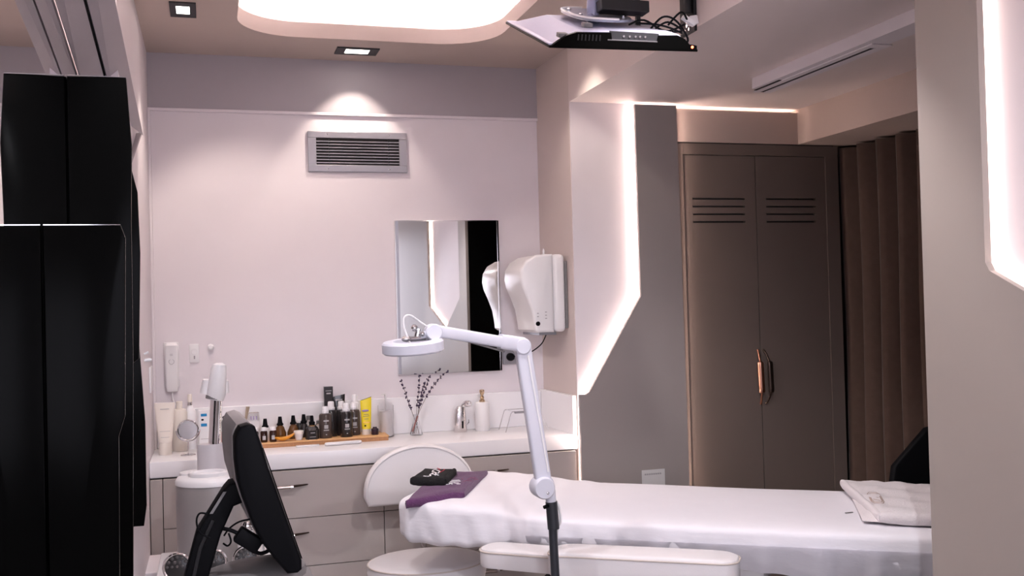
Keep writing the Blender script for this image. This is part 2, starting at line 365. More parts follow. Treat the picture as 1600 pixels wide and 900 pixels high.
# intercom handset
t = thing('intercom_handset', 'white slim intercom handset hanging on the back wall above the cream tube', 'intercom', (-.17, YB, 1.14))
def hs(b):
    rings = []
    for z, hw, d in ((1.138, .018, .018), (1.142, .024, .03), (1.16, .027, .036), (1.25, .030, .034), (1.32, .031, .04), (1.352, .028, .044), (1.362, .022, .036)):
        rings.append(superring((-.167, YB-.012-d/2, z), (1, 0, 0), (0, 1, 0), hw, d/2, 20, 4))
    ring_skin(b, rings)
part('handset', WPL, t, hs)
part('cradle', WPL, t, lambda b: bx(b, -.202, -.135, YB-.012, YB, 1.16, 1.366, .005))
part('button', PRG, t, lambda b: torus(b, (-.167, YB-.0485, 1.278), .0115, .0009, (0, -1, 0), 24, 5))
for z in (1.330, 1.312, 1.306): part('grille', PRG, t, lambda b: bx(b, -.173, -.161, YB-.0525, YB-.050, z, z+.0016), smooth=False)
bm = new(); tube(bm, smooth_path([(-.167, YB-.03, 1.14), (-.166, YB-.03, 1.11), (-.16, YB-.03, 1.09), (-.15, YB-.035, 1.075), (-.13, YB-.04, 1.075)]), .0025, 6)
obj('cord', bm, WPL, t)
t = thing('light_switch', 'small white two part light switch plate on the back wall right of the intercom', 'switch', (-.067, YB, 1.31))
part('plate', WPL, t, lambda b: bx(b, -.089, -.046, YB-.008, YB, 1.268, 1.354, .003))
part('rocker', WPL, t, lambda b: torus(b, (-.067, YB-.009, 1.32), .012, .0012, (0, -1, 0), 20, 5), label='round grey outlined rocker')
part('key_slot', PRG, t, lambda b: bx(b, -.070, -.064, YB-.010, YB-.007, 1.285, 1.300), smooth=False)
bm = new(); lathe(bm, (.006, YB, 1.338), [(.006, 0), (.006, .012), (.014, .016), (.015, .024), (.009, .030)], 16, (0, -1, 0))
solo('wall_hook', bm, WPL, 'tiny round white wall knob right of the light switch', 'hook', (.006, YB, 1.338))
bm = new(); bx(bm, XL, XL+.008, 4.62, 4.78, 1.16, 1.27, .003)
solo('side_switch', bm, WPL, 'white switch plate seen edge on beside the left corner', 'switch', (XL, 4.7, 1.16))
# paper dispenser on the side wall
t = thing('towel_dispenser', 'white plastic paper towel dispenser mounted on the side wall right of the mirror', 'dispenser', (1.64, 4.71, 1.37))
pro = [(0, 1.362), (.150, 1.362), (.165, 1.375), (.168, 1.41), (.178, 1.47), (.20, 1.53), (.222, 1.58), (.230, 1.62), (.225, 1.665), (.20, 1.705), (.155, 1.73), (.10, 1.735), (.02, 1.735), (0, 1.72)]
pts = [(1.64-x, 0, z) for x, z in pro]
sp = []
def disp(b, x0):
    P = [p for p in pts]
    prism(b, [(min(x, x0), 4.57, z) for x, _, z in P], (0, .285, 0), .014)
part('cover', WPL, t, disp, 1.575, smooth=True)
part('back_shell', WPL, t, lambda b: bx(b, 1.573, 1.635, 4.571, 4.853, 1.363, 1.734, .02, 3))
part('back_plate', GREYPL, t, lambda b: bx(b, 1.633, 1.645, 4.575, 4.85, 1.38, 1.70), smooth=False)
part('paper_slot', STEEL, t, lambda b: bx(b, 1.50, 1.585, 4.58, 4.84, 1.350, 1.363), smooth=False)
part('release_button', BLKM, t, lambda b: lathe(b, (1.492, 4.571, 1.405), [(.0115, 0), (.010, .003)], 14, (0, -1, 0), 1, 1))
for dx, dz in ((.0, .045), (.0, .06), (.04, .035), (.04, .05), (.04, .065)): part('status_mark', PRG, t, lambda b: bx(b, 1.488+dx, 1.496+dx, 4.568, 4.572, 1.392+dz, 1.396+dz), smooth=False)
part('thumb_catch', WPL, t, lambda b: torus(b, (1.497, 4.572, 1.50), .016, .0015, (0, -1, 0), 20, 5))
bm = new(); tube(bm, smooth_path([(1.54, 4.6, 1.35), (1.53, 4.66, 1.30), (1.50, 4.8, 1.25), (1.46, YB-.03, 1.235)]), .003, 6)
solo('dispenser_cable', bm, BLKM, 'thin black cable hanging from the towel dispenser to the outlet', 'cable', (1.54, 4.6, 1.35))
part('top_latch', WPL, t, lambda b: lathe(b, (1.545, 4.62, 1.733), [(.006, 0), (.004, .012), (.006, .018), (.002, .03)], 8))

# ================================================================== COUNTER
YF = 4.5
t = thing('worktop', 'white solid worktop running along the back wall', 'counter', (.7, 4.72, .81))
part('slab', STONE, t, lambda b: bx(b, XL, 1.652, YF, YB, .812, .881, .006))
bm = new(); bx(bm, XL+.013, 1.615, YB-.02, YB-.0005, .881, 1.058, .003); struct('trim_13', bm, STONE)
bm = new(); prism(bm, [(1.615, YB, .881), (1.634, YB, .881), (1.649, 4.503, .881), (1.630, 4.503, .881)], (0, 0, .182)); struct('trim_14', bm, STONE)
def handle(parent, xc, z, L=.33, y=4.478):
    bm = new(); P = []; R = []
    for i in range(25):
        u = -1+2*i/24; a = abs(u)
        bow = .030 if a < .5 else .030*(1-(a-.5)/.5)**.8
        P.append((xc+u*L/2, y-bow+.002, z+.002*u)); R.append(.0065 if a < .5 else (.0065-.004*(a-.5)/.5))
    tube(bm, P, R, 8); h = obj('handle', bm, BRONZE, parent)
    part('grip', mat('handle metal', (.42, .36, .34), .22, .9), h, lambda b: tube(b, [(xc-.085, y-.031, z), (xc+.085, y-.031, z)], .0075, 10), label='polished grip')
    for s in (-1, 1): part('collar', CHROME, h, lambda b: tube(b, [(xc+s*.086, y-.030, z), (xc+s*.098, y-.030, z)], .0085, 10))
def cabinet(x0, x1, label, zs, hx, hL=.33):
    t = thing('base_cabinet', label, 'cabinet', ((x0+x1)/2, 4.7, .0))
    part('body', CABIN, t, lambda b: bx(b, x0+.004, x1-.004, 4.494, YB-.001, .08, .811), smooth=False)
    part('plinth', CAB, t, lambda b: bx(b, x0, x1, 4.53, 4.545, 0, .08), smooth=False)
    for z0, z1 in zip(zs[1:], zs):
        d = part('drawer', CAB, t, lambda b: bx(b, x0+.0015, x1-.0015, 4.476, 4.494, z0+.0015, z1-.0015, .001), smooth=False)
        if hx is not None: handle(d, hx, z0+(z1-z0)*.68 if z1 > .8 else z0+(z1-z0)*.68, hL)
    return t
cabinet(-.248, -.197, 'narrow greige filler cabinet under the worktop against the left wall', [.810, .09], None)
cabinet(-.197, .724, 'wide greige drawer cabinet behind the steamer and black monitor', [.810, .603, .394, .09], .235)
cabinet(.724, 1.632, 'wide greige drawer cabinet behind the stool and bed head', [.810, .603, .394, .09], 1.14)

# ================================================================== THINGS ON THE COUNTER
ZT = .881
def lab(parent, x, y, z0, z1, hw, m=PRW):
    part('print', m, parent, lambda b: bx(b, x-hw, x+hw, y-.0008, y+.0004, z0, z1), smooth=False)
def tubeshape(b, x, y, z0, z1, hb, ht, db, dt, top=0):
    rings = []
    for i in range(9):
        u = i/8; z = z0+(z1-z0)*u; e = u**.8
        rings.append(superring((x, y, z), (1, 0, 0), (0, 1, 0), hb+(ht-hb)*e, db*(1-e)+dt*e, 24, 2.3))
    if top:
        for i, v in enumerate(rings[-1]): v.z += top*(v.x-x)/ht
    ring_skin(b, rings)
# left cluster
t = thing('cream_tube', 'tall cream cosmetic tube standing on its cap at the left end of the worktop', 'tube', (-.193, 4.72, ZT))
part('cap', CREAM, t, lambda b: lathe(b, (-.193, 4.72, ZT), [(.027, 0), (.028, .002), (.027, .055), (.026, .056)], 24))
part('body', CREAM, t, lambda b: tubeshape(b, -.193, 4.72, ZT+.056, 1.108, .028, .044, .028, .003))
lab(t, -.193, 4.690, .985, .9865, .022); lab(t, -.193, 4.690, ZT+.078, ZT+.0795, .018); lab(t, -.193, 4.702, 1.080, 1.083, .018)
t = thing('cream_bottle', 'cream bottle with vertical lettering close behind the tall cream tube', 'bottle', (-.135, 4.82, ZT))
part('body', CREAM, t, lambda b: lathe(b, (-.135, 4.82, ZT), [(.032, 0), (.034, .004), (.034, .17), (.030, .185), (.012, .19)], 24))
part('cap', CREAM, t, lambda b: lathe(b, (-.135, 4.82, ZT+.19), [(.014, 0), (.014, .03), (.012, .032)], 16))
for i in range(7): part('print', PRW, t, lambda b: bx(b, -.125, -.119, 4.785, 4.7865, .93+i*.012, .937+i*.012), smooth=False)
t = thing('serum_bottle', 'clear serum bottle with a white pump cap behind the round mirror', 'bottle', (-.090, 4.87, ZT))
part('body', FROST, t, lambda b: lathe(b, (-.090, 4.87, ZT), [(.026, 0), (.028, .004), (.028, .15), (.026, .168), (.012, .19), (.010, .198)], 24))
part('collar', CHROME, t, lambda b: lathe(b, (-.090, 4.87, ZT+.198), [(.012, 0), (.012, .014)], 16))
part('pump', CREAM, t, lambda b: lathe(b, (-.090, 4.87, ZT+.212), [(.010, 0), (.010, .033), (.008, .036)], 16))
t = thing('table_mirror', 'small round chrome table mirror on a thin stem at the left of the worktop', 'mirror', (-.097, 4.64, ZT))
part('frame', CHROME, t, lambda b: torus(b, (-.097, 4.64, .991), .042, .004, (0, -1, .1), 40, 8))
part('mirror_glass', TIN, t, lambda b: lathe(b, (-.097, 4.642, .991), [(.041, -.003), (.041, .003)], 36, (0, -1, .1)))
part('yoke', CHROME, t, lambda b: tube(b, [(-.097+.049*math.cos(math.radians(a)), 4.64, .991+.049*math.sin(math.radians(a))) for a in range(180, 361, 12)], .0025, 6))
part('stem', CHROME, t, lambda b: tube(b, [(-.097, 4.64, ZT+.004), (-.097, 4.64, .944)], .0022, 8))
part('foot', CHROME, t, lambda b: torus(b, (-.097, 4.64, ZT+.003), .030, .002, (0, 0, 1), 30, 6))
part('foot_bar', CHROME, t, lambda b: bx(b, -.126, -.068, 4.638, 4.642, ZT+.001, ZT+.004), smooth=False)
t = thing('white_box', 'white box with a blue and white label beside the chrome column', 'box', (-.02, 4.80, ZT))
part('carton', WPL, t, lambda b: bx(b, -.052, .012, 4.78, 4.82, ZT, 1.062, .001), smooth=False)
part('label_print', BLUE, t, lambda b: bx(b, -.043, -.017, 4.7785, 4.7805, 1.033, 1.045), smooth=False, label='teal blue upper label band')
part('label_print', BLUE, t, lambda b: bx(b, -.043, -.017, 4.7785, 4.7805, .988, 1.001), smooth=False, label='blue lower label band')
part('emblem', BLKM, t, lambda b: ball(b, (-.036, 4.779, 1.018), .006, (1, .1, .7), 8))
part('emblem', ORNG, t, lambda b: ball(b, (-.001, 4.779, 1.040), .006, (.7, .1, 1), 8), label='small orange mark')
lab(t, -.02, 4.7795, ZT+.05, ZT+.052, .025)
t = thing('red_bottle', 'red plastic bottle with black trigger partly hidden by the monitor', 'bottle', (.075, 4.8, ZT))
part('body', RED, t, lambda b: lathe(b, (.075, 4.8, ZT), [(.030, 0), (.032, .004), (.030, .075), (.012, .09)], 20))
part('trigger', BLKM, t, lambda b: tube(b, [(.075, 4.8, ZT+.085), (.07, 4.8, ZT+.11), (.055, 4.79, ZT+.145)], [.010, .008, .007], 8))
t = thing('nail_brush', 'flat wooden brush handle rising behind the top of the monitor', 'brush', (.15, 4.86, ZT))
part('handle', mat('pale wood', (.45, .36, .27), .5, noise=.1), t, lambda b: tube(b, [(.15, 4.86, ZT+.07), (.155, 4.86, ZT+.12), (.165, 4.86, ZT+.178)], [.006, .008, .013], 8, flat=.4))
part('cup', WPL, t, lambda b: lathe(b, (.15, 4.86, ZT), [(.022, 0), (.026, .075), (.024, .075), (.02, .01)], 20))
t = thing('clear_bottle', 'small clear bottle with white label standing left of the bamboo tray', 'bottle', (.19, 4.87, ZT))
part('body', GLASS, t, lambda b: bx(b, .168, .216, 4.85, 4.89, ZT, 1.030, .004))
part('label_print', WPL, t, lambda b: bx(b, .170, .214, 4.848, 4.8495, .955, .992), smooth=False)
part('print', LILAC, t, lambda b: [bx(b, .176+.012*i, .180+.012*i, 4.848, 4.8495, .998, 1.015) for i in range(3)], smooth=False)
# bamboo tray
t = thing('bamboo_tray', 'long narrow bamboo tray carrying the bottles on the worktop', 'tray', (.48, 4.8, ZT))
part('board', BAMB, t, lambda b: bx(b, .165, .795, 4.715, 4.90, ZT+.017, ZT+.024, .002))
part('rim', BAMBD, t, lambda b: bx(b, .17, .792, 4.720, 4.895, ZT, ZT+.017, .001), smooth=False)
ZB = ZT+.024
def bottle(name, label, cat, x, y, body, cap, mb, mc, group=None, prints=(), collar=None, n=20):
    t = thing(name, label, cat, (x, y, ZB), group)
    part('body', mb, t, lambda b: lathe(b, (x, y, ZB), body, n))
    z = body[-1][1]
    part('cap', mc, t, lambda b: lathe(b, (x, y, ZB+z), cap, n))
    R = max(r for r, _ in body)
    for (z0, z1, hw) in prints: lab(t, x, y-R-.0002, ZB+z0, ZB+z1, hw)
    return t
vial = [(.014, 0), (.0155, .002), (.0155, .046), (.012, .052)]
cp = [(.014, 0), (.0145, .002), (.0135, .013), (.006, .016)]
for i, (x, l) in enumerate(((.190, 'small brown vial with white cap next to the monitor edge'), (.229, 'small brown vial with white cap, middle one of the front three'), (.269, 'small brown vial with white cap next to the orange dish'))):
    bottle('brown_vial', l, 'vial', x, 4.745, vial, cp, AMBER, WPL, 'small brown vials in front', [(.012, .030, .007)])
pumpcap = [(.015, 0), (.0155, .006), (.011, .012), (.0085, .034), (.0075, .040)]
bottle('pump_vial', 'small pink bottle with black spray top behind the brown vials', 'bottle', .238, 4.80, [(.018, 0), (.019, .003), (.019, .052), (.015, .06)], pumpcap, WPL, BLKM)
bottle('amber_bottle', 'amber bottle with black spray top just behind the orange dish, left one', 'bottle', .306, 4.82, [(.024, 0), (.027, .004), (.027, .030), (.018, .056), (.010, .064)], pumpcap, AMBERL, BLKM, 'amber spray bottles')
bottle('amber_bottle', 'amber bottle with black spray top behind the right end of the orange dish', 'bottle', .366, 4.82, [(.024, 0), (.028, .004), (.028, .030), (.018, .056), (.010, .066)], pumpcap, AMBERL, BLKM, 'amber spray bottles')
bottle('dropper_bottle', 'small dark bottle with white cap between the two black spray tops', 'bottle', .398, 4.87, [(.020, 0), (.021, .003), (.021, .045), (.016, .058), (.013, .066)], cp, SMOKE, WPL)
bottle('spray_bottle', 'small dark bottle with black spray top behind the white cups', 'bottle', .416, 4.845, [(.020, 0), (.021, .003), (.021, .045), (.014, .060), (.010, .066)], pumpcap, SMOKE, BLKM)
bottle('glass_bottle', 'clear glass bottle with a brown cap behind the black labelled bottle', 'bottle', .441, 4.86, [(.022, 0), (.023, .003), (.023, .05), (.014, .068), (.010, .078)], [(.012, 0), (.012, .018), (.011, .019)], GLASS, GREYPL)
# orange dish
bm = new()
rings = []
for i in range(13):
    u = -1+2*i/12; hw = .026*math.sqrt(max(0, 1-u*u*.92)); zc = ZB+.016+.012*u*u+.006*u
    rings.append([Vector((.318+u*.045, 4.738+hw*math.cos(2*PI*j/14), zc+(.014 if math.sin(2*PI*j/14) < 0 else .004)*math.sin(2*PI*j/14)*(1-.5*abs(u)))) for j in range(14)])
ring_skin(bm, rings)
solo('orange_dish', bm, ORNG, 'orange boat shaped dish on the tray before the amber bottles', 'dish', (.318, 4.738, ZB))
t = thing('ceramic_cup', 'tiny white tapered cup holding a white lid beside the orange dish', 'cup', (.384, 4.748, ZB))
part('cup', WPL, t, lambda b: lathe(b, (.384, 4.748, ZB), [(.012, 0), (.015, .002), (.020, .026), (.0215, .028)], 20))
part('lid', CREAM, t, lambda b: lathe(b, (.384, 4.748, ZB+.028), [(.0215, 0), (.023, .003), (.023, .013), (.020, .015)], 20))
t = bottle('labelled_bottle', 'short clear bottle with black label and black spray top on the tray front', 'bottle', .445, 4.752, [(.030, 0), (.031, .003), (.031, .034), (.0312, .044), (.026, .054), (.012, .066)], [(.013, 0), (.014, .012), (.0085, .016), (.0075, .038), (.006, .042)], GLASS, BLKM)
part('label_print', SMOKE, t, lambda b: lathe(b, (.445, 4.752, ZB+.002), [(.0315, 0), (.0315, .040)], 24))
lab(t, .445, 4.720, ZB+.030, ZB+.033, .010); lab(t, .445, 4.720, ZB+.012, ZB+.014, .014)
tall = [(.028, 0), (.030, .003), (.030, .104), (.026, .112), (.016, .115)]
wcap = [(.018, 0), (.019, .010), (.0155, .012), (.0145, .034), (.012, .038)]
pr = [(.078, .084, .012), (.045, .062, .009), (.036, .040, .012), (.016, .020, .003)]
G = 'smoked shampoo bottles on the tray'
bottle('shampoo_bottle', 'smoked grey bottle with frosted cap, front left of the tall dark bottles', 'bottle', .508, 4.765, tall, [(.016, 0), (.017, .010), (.0145, .012), (.0135, .026), (.011, .03)], SMOKEB, FROST, G, pr)
bottle('shampoo_bottle', 'dark bottle with tall white cap beside the slim black box', 'bottle', .540, 4.815, [(r, z*1.08) for r, z in tall], wcap, SMOKE, WPL, G)
bottle('shampoo_bottle', 'dark bottle with white cap standing at the middle rear of the group', 'bottle', .590, 4.835, [(r, z*1.06) for r, z in tall], wcap, SMOKE, WPL, G)
bottle('shampoo_bottle', 'black bottle with round white cap, front centre of the tall dark bottles', 'bottle', .604, 4.765, [(r, z*1.03) for r, z in tall], wcap, SMOKE, FROST, G, pr)
bottle('shampoo_bottle', 'smoked brown bottle with frosted cap nearest the yellow tube', 'bottle', .646, 4.815, [(r, z*1.05) for r, z in tall], [(.016, 0), (.017, .010), (.0145, .012), (.0135, .026), (.011, .03)], SMOKEB, FROST, G, pr)
bottle('small_clear_bottle', 'small clear bottle left of the smoked grey bottle', 'bottle', .480, 4.83, [(.014, 0), (.016, .003), (.016, .05), (.008, .06)], [(.008, 0), (.008, .014)], GLASS, GREYPL)
t = thing('black_carton', 'tall slim black box rising behind the dark bottles', 'box', (.535, 4.875, ZB))
part('carton', SMOKE, t, lambda b: bx(b, .515, .557, 4.865, 4.895, ZB, 1.133, .001), smooth=False)
lab(t, .536, 4.8648, 1.098, 1.104, .010); lab(t, .536, 4.8648, 1.112, 1.115, .014)
t = thing('black_tube', 'flat topped black tube standing behind the white capped bottles', 'tube', (.59, 4.88, ZB))
part('cap', BLKM, t, lambda b: lathe(b, (.585, 4.88, ZB), [(.02, 0), (.02, .03)], 16))
part('body', SMOKE, t, lambda b: tubeshape(b, .585, 4.88, ZB+.03, 1.088, .020, .030, .018, .003, .006))
lab(t, .585, 4.874, 1.065, 1.071, .016)
bottle('white_bottle', 'translucent white bottle seen behind the right of the dark bottles', 'bottle', .66, 4.875, [(.022, 0), (.024, .004), (.024, .13), (.018, .145), (.014, .15)], [(.014, 0), (.013, .03), (.010, .034)], FROST, FROST)
t = thing('yellow_tube', 'bright yellow cosmetic tube standing on its white cap', 'tube', (.702, 4.80, ZB))
part('cap', CREAM, t, lambda b: lathe(b, (.700, 4.80, ZB), [(.020, 0), (.021, .002), (.020, .026), (.019, .027)], 24))
part('body', YEL, t, lambda b: tubeshape(b, .702, 4.80, ZB+.027, 1.072, .0215, .0265, .020, .003, .008))
part('crimp', BLKM, t, lambda b: tube(b, [(.6765, 4.80, 1.065), (.7285, 4.80, 1.081)], .0012, 5))
part('oval_print', LILAC, t, lambda b: ball(b, (.697, 4.788, 1.018), .017, (1, .1, .3), 12), label='lilac oval emblem')
for z, hw in ((1.000, .012), (.992, .015), (.978, .010)): lab(t, .700, 4.7835, z, z+.002, hw, GREYPL)
part('emblem', BLKM, t, lambda b: bx(b, .690, .698, 4.7795, 4.781, .945, .951), smooth=False)
part('band', mat('pale orange print', (.85, .5, .2), .5), t, lambda b: bx(b, .684, .722, 4.7795, 4.7815, .962, .965), smooth=False)
bm = new(); lathe(bm, (.738, 4.775, ZB), [(.016, 0), (.0175, .003), (.0175, .027), (.010, .031), (.010, .036)], 20)
solo('perfume_jar', bm, mat('dark plum jar', (.03, .015, .03), .2), 'small dark plum jar at the right end of the bamboo tray', 'jar', (.738, 4.775, ZB))
bm = new(); rings = [[Vector((.575+dx*.078+ .082*0 + .0, 0, 0)) for _ in range(1)] for dx in (0,)]; bm.free()
bm = new(); ring_skin(bm, [[Vector((cx, 4.66+.011*math.cos(2*PI*j/12)*s+.10*(cx-.575), ZT+.009+.008*math.sin(2*PI*j/12)*s)) for j in range(12)] for cx, s in ((.489, .3), (.494, .9), (.51, 1), (.64, 1), (.655, .9), (.66, .3))])
solo('white_file', bm, WPL, 'slim white plastic wand lying on the worktop before the tray', 'tool', (.575, 4.66, ZT))
bm = new(); bx(bm, .365, .470, 4.668, 4.70, ZT, ZT+.007, .003)
solo('paper_strip', bm, WPL, 'thin white strip lying on the worktop left of the white wand', 'paper strip', (.41, 4.68, ZT))
# clear dispenser bottle
t = thing('lotion_bottle', 'clear pump bottle half filled with white lotion right of the tray', 'bottle', (.80, 4.86, ZT))
part('shell', mat('thin clear plastic', (.97, .97, .98), .05, trans=1, ior=1.06), t, lambda b: lathe(b, (.805, 4.86, ZT), [(.036, 0), (.037, .003), (.037, .15), (.030, .162), (.014, .166)], 28))
part('lotion', WPL, t, lambda b: lathe(b, (.805, 4.86, ZT+.004), [(.028, 0), (.029, .002), (.029, .118), (.027, .12)], 24))
part('pump', WPL, t, lambda b: tube(b, smooth_path([(.805, 4.86, ZT+.12), (.805, 4.86, ZT+.195), (.800, 4.85, ZT+.205), (.785, 4.83, ZT+.205)], 5), .005, 8))
# lavender vase
t = thing('bud_vase', 'small conical clear glass vase holding dried lavender below the mirror', 'vase', (.955, 4.85, ZT))
part('glass', GLASS, t, lambda b: lathe(b, (.95, 4.85, ZT), [(.030, 0), (.031, .003), (.012, .072), (.011, .10), (.010, .10), (.011, .072), (.028, .006)], 28))
def bez(a, c, d, n=14): return [Vector(a).lerp(Vector(c), i/n).lerp(Vector(c).lerp(Vector(d), i/n), i/n) for i in range(n+1)]
LV = [((.965, 4.86, .89), (.93, 4.85, 1.0), (.882, 4.85, 1.148), 'leaning left'), ((.938, 4.84, .89), (.958, 4.85, 1.02), (.978, 4.87, 1.165), 'upright, tallest of the middle ones'),
      ((.935, 4.86, .89), (.97, 4.84, 1.03), (1.018, 4.84, 1.162), 'leaning a little right'), ((.93, 4.85, .89), (.99, 4.84, 1.10), (1.108, 4.84, 1.182), 'bending far right'),
      ((.945, 4.835, .89), (.962, 4.86, 1.02), (.998, 4.86, 1.13), 'shorter, between the middle sprigs')]
for a, c, d, l in LV:
    P = bez(a, c, d); t = thing('lavender_sprig', 'dried lavender sprig in the glass vase, '+l, 'dried flower', a, 'dried lavender sprigs')
    part('stem', STEM, t, lambda b: tube(b, P, .0012, 5))
    bm = new()
    for i in range(7, 15):
        for k in range(5):
            p = P[i]+Vector((random.uniform(-.005, .005), random.uniform(-.005, .005), random.uniform(-.006, .006))); ball(bm, p, .0032, (1, 1, 1.3), 6)
    obj('flower_buds', bm, LAV, t)
for q in ((.93, .90), (.947, .93)): pass
bm = new(); tube(bm, [(.928, 4.84, .90), (.955, 4.83, .975)], .004, 6); tube(bm, [(.931, 4.835, .90), (.950, 4.83, .965)], .003, 6)
solo('twig_bundle', bm, mat('dusty rose twig', (.32, .16, .15), .8), 'short dusty pink twigs inside the glass vase', 'dried flower', (.93, 4.84, .90))
# sensor soap dispenser (chrome)
t = thing('soap_dispenser', 'chrome automatic soap dispenser with curved spout right of the lavender vase', 'soap dispenser', (1.17, 4.86, ZT))
def sd(b):
    rings = []
    for z, hw, hd, dx in ((0, .030, .026, 0), (.005, .032, .028, 0), (.08, .029, .026, 0), (.11, .026, .024, .002), (.125, .018, .02, .008)): rings.append(superring((1.17+dx, 4.86, ZT+z), (1, 0, 0), (0, 1, 0), hw, hd, 22, 3.2))
    ring_skin(b, rings)
part('body', mat('satin chrome', (.62, .58, .58), .22, .9), t, sd)
part('spout', CHROME, t, lambda b: tube(b, smooth_path([(1.178, 4.86, ZT+.105), (1.186, 4.85, ZT+.128), (1.198, 4.84, ZT+.139), (1.220, 4.82, ZT+.136)], 5), [.014, .014, .014, .013, .012, .012, .012, .012, .013, .014, .015, .016, .016, .015, .012, .010][:16], 10))
part('sensor_window', BLKM, t, lambda b: bx(b, 1.173, 1.181, 4.8315, 4.834, ZT+.02, ZT+.055, .0008))
for x in (1.158, 1.178): part('indicator', GREYPL, t, lambda b: ball(b, (x, 4.834, ZT+.085), .0025, (1, .3, 1), 6))
part('side_lever', CHROME, t, lambda b: tube(b, [(1.198, 4.85, ZT+.03), (1.212, 4.85, ZT+.045), (1.212, 4.85, ZT+.06)], .003, 6))
# white pump bottle
t = thing('pump_dispenser', 'white cylindrical soap pump with golden head beside the chrome dispenser', 'soap dispenser', (1.28, 4.86, ZT))
part('body', WPL, t, lambda b: lathe(b, (1.285, 4.86, ZT), [(.034, 0), (.036, .003), (.036, .136), (.033, .141), (.010, .142)], 32))
part('pump_head', GOLD, t, lambda b: lathe(b, (1.285, 4.86, ZT+.141), [(.014, 0), (.014, .010), (.008, .013), (.011, .022), (.006, .032), (.011, .042), (.013, .052), (.012, .060), (.004, .062)], 16))
part('nozzle', GOLD, t, lambda b: tube(b, [(1.285, 4.86, ZT+.195), (1.283, 4.835, ZT+.195), (1.282, 4.82, ZT+.190)], .004, 8))
# wire towel rack
t = thing('wire_rack', 'thin chrome wire rack with sloping legs on the worktop behind the lamp arm', 'rack', (1.45, 4.8, ZT))
for y in (4.74, 4.86): part('hoop', CHROME, t, lambda b: tube(b, smooth_path([(1.365, y-.01, ZT), (1.395, y, ZT+.085), (1.402, y, ZT+.094), (1.42, y, ZT+.096), (1.535, y, ZT+.096), (1.548, y, ZT+.090), (1.585, y-.01, ZT)], 4), .0018, 6))
part('crossbar', CHROME, t, lambda b: tube(b, [(1.41, 4.74, ZT+.096), (1.41, 4.86, ZT+.096)], .0018, 6))
part('top_plate', STEEL, t, lambda b: bx(b, 1.415, 1.53, 4.735, 4.745, ZT+.088, ZT+.098), smooth=False)

# ================================================================== WARDROBE, CURTAIN, SIGN
t = thing('wardrobe', 'tall brown two door wardrobe with black vent slots beside the curtain', 'wardrobe', (2.64, 4.7, 0))
part('carcass', WARD, t, lambda b: [bx(b, 2.19, 2.236, 4.502, 5.0, 0, 2.266), bx(b, 3.036, 3.11, 4.502, 5.0, 0, 2.266), bx(b, 2.236, 3.036, 4.502, 5.0, 2.212, 2.266), bx(b, 2.236, 3.036, 4.535, 5.0, 0, 2.212)], smooth=False)
part('shadow_line', CABIN, t, lambda b: bx(b, 2.19, 3.10, 4.52, 5.0, 2.266, 2.272), smooth=False)
for x0, x1, s0, s1, lb in ((2.238, 2.631, 2.284, 2.570, 'left door'), (2.635, 3.034, 2.690, 2.974, 'right door')):
    bm = new(); y0, y1 = 4.506, 4.526
    bx(bm, x0, x1, y0, y1, .02, 1.876); bx(bm, x0, s0, y0, y1, 1.876, 1.998); bx(bm, s1, x1, y0, y1, 1.876, 1.998); bx(bm, x0, x1, y0, y1, 1.998, 2.209)
    for i in range(3): bx(bm, s0, s1, y0, y1, 1.884+i*.038, 1.884+i*.038+.030)
    d = obj('door', bm, WARD, t, False)
    part('vent_backing', CABIN, d, lambda b: bx(b, s0-.005, s1+.005, y1, y1+.002, 1.87, 2.0), smooth=False)
    hx = x1-.012 if lb == 'left door' else x0+.014
    P = []; R = []
    for i in range(31):
        u = -1+2*i/30; a = abs(u); k = 1 if a < .5 else max(0, 1-(a-.5)/.5)**.7
        P.append((hx-.004*u+(-.012 if lb == 'left door' else .012)*k, 4.50-.040*k, 1.107+u*.135)); R.append(.0055+.0095*(1 if a < .55 else 0)*1)
    part('handle', COPPER if lb == 'left door' else BRONZE, d, lambda b: tube(b, P, R, 10, flat=.7), label='copper handle' if lb == 'left door' else 'dark bronze handle')
# curtain
bm = new()
NY, NZ = 170, 14
vs = []
for j in range(NZ+1):
    z = .01+2.42*j/NZ*.985; row = []
    for i in range(NY+1):
        u = i/NY; y = 4.60-2.18*u
        ph = 2*PI*(y-4.56)/.15+.6*math.sin(3.1*y)
        x = 3.205+.062*math.sin(ph)+.012*math.sin(2*ph+.5)+.006*math.sin(j*.5+y*5)
        row.append(bm.verts.new((x, y+.012*math.cos(ph), min(z, 2.40))))
    vs.append(row)
for j in range(NZ):
    for i in range(NY): bm.faces.new([vs[j][i], vs[j][i+1], vs[j+1][i+1], vs[j+1][i]])
bmesh.ops.solidify(bm, geom=bm.faces[:], thickness=.004)
bmesh.ops.scale(bm, vec=(1, 1, .944), verts=bm.verts[:])
solo('curtain', bm, CURT, 'floor length brown velvet curtain in deep folds right of the wardrobe', 'curtain', (3.16, 3.6, 0), ang=80)
t = thing('paper_sign', 'small white card stuck low on the grey wall panel behind the bed', 'sign', (2.0, 4.44, .6))
part('card', PAPER, t, lambda b: bx(b, 1.944, 2.062, 4.4375, 4.4395, .56, .700), smooth=False)
part('print', PRG, t, lambda b: [bx(b, 1.958+.011*i, 1.966+.011*i, 4.4365, 4.438, .676, .683) for i in range(8)], smooth=False)

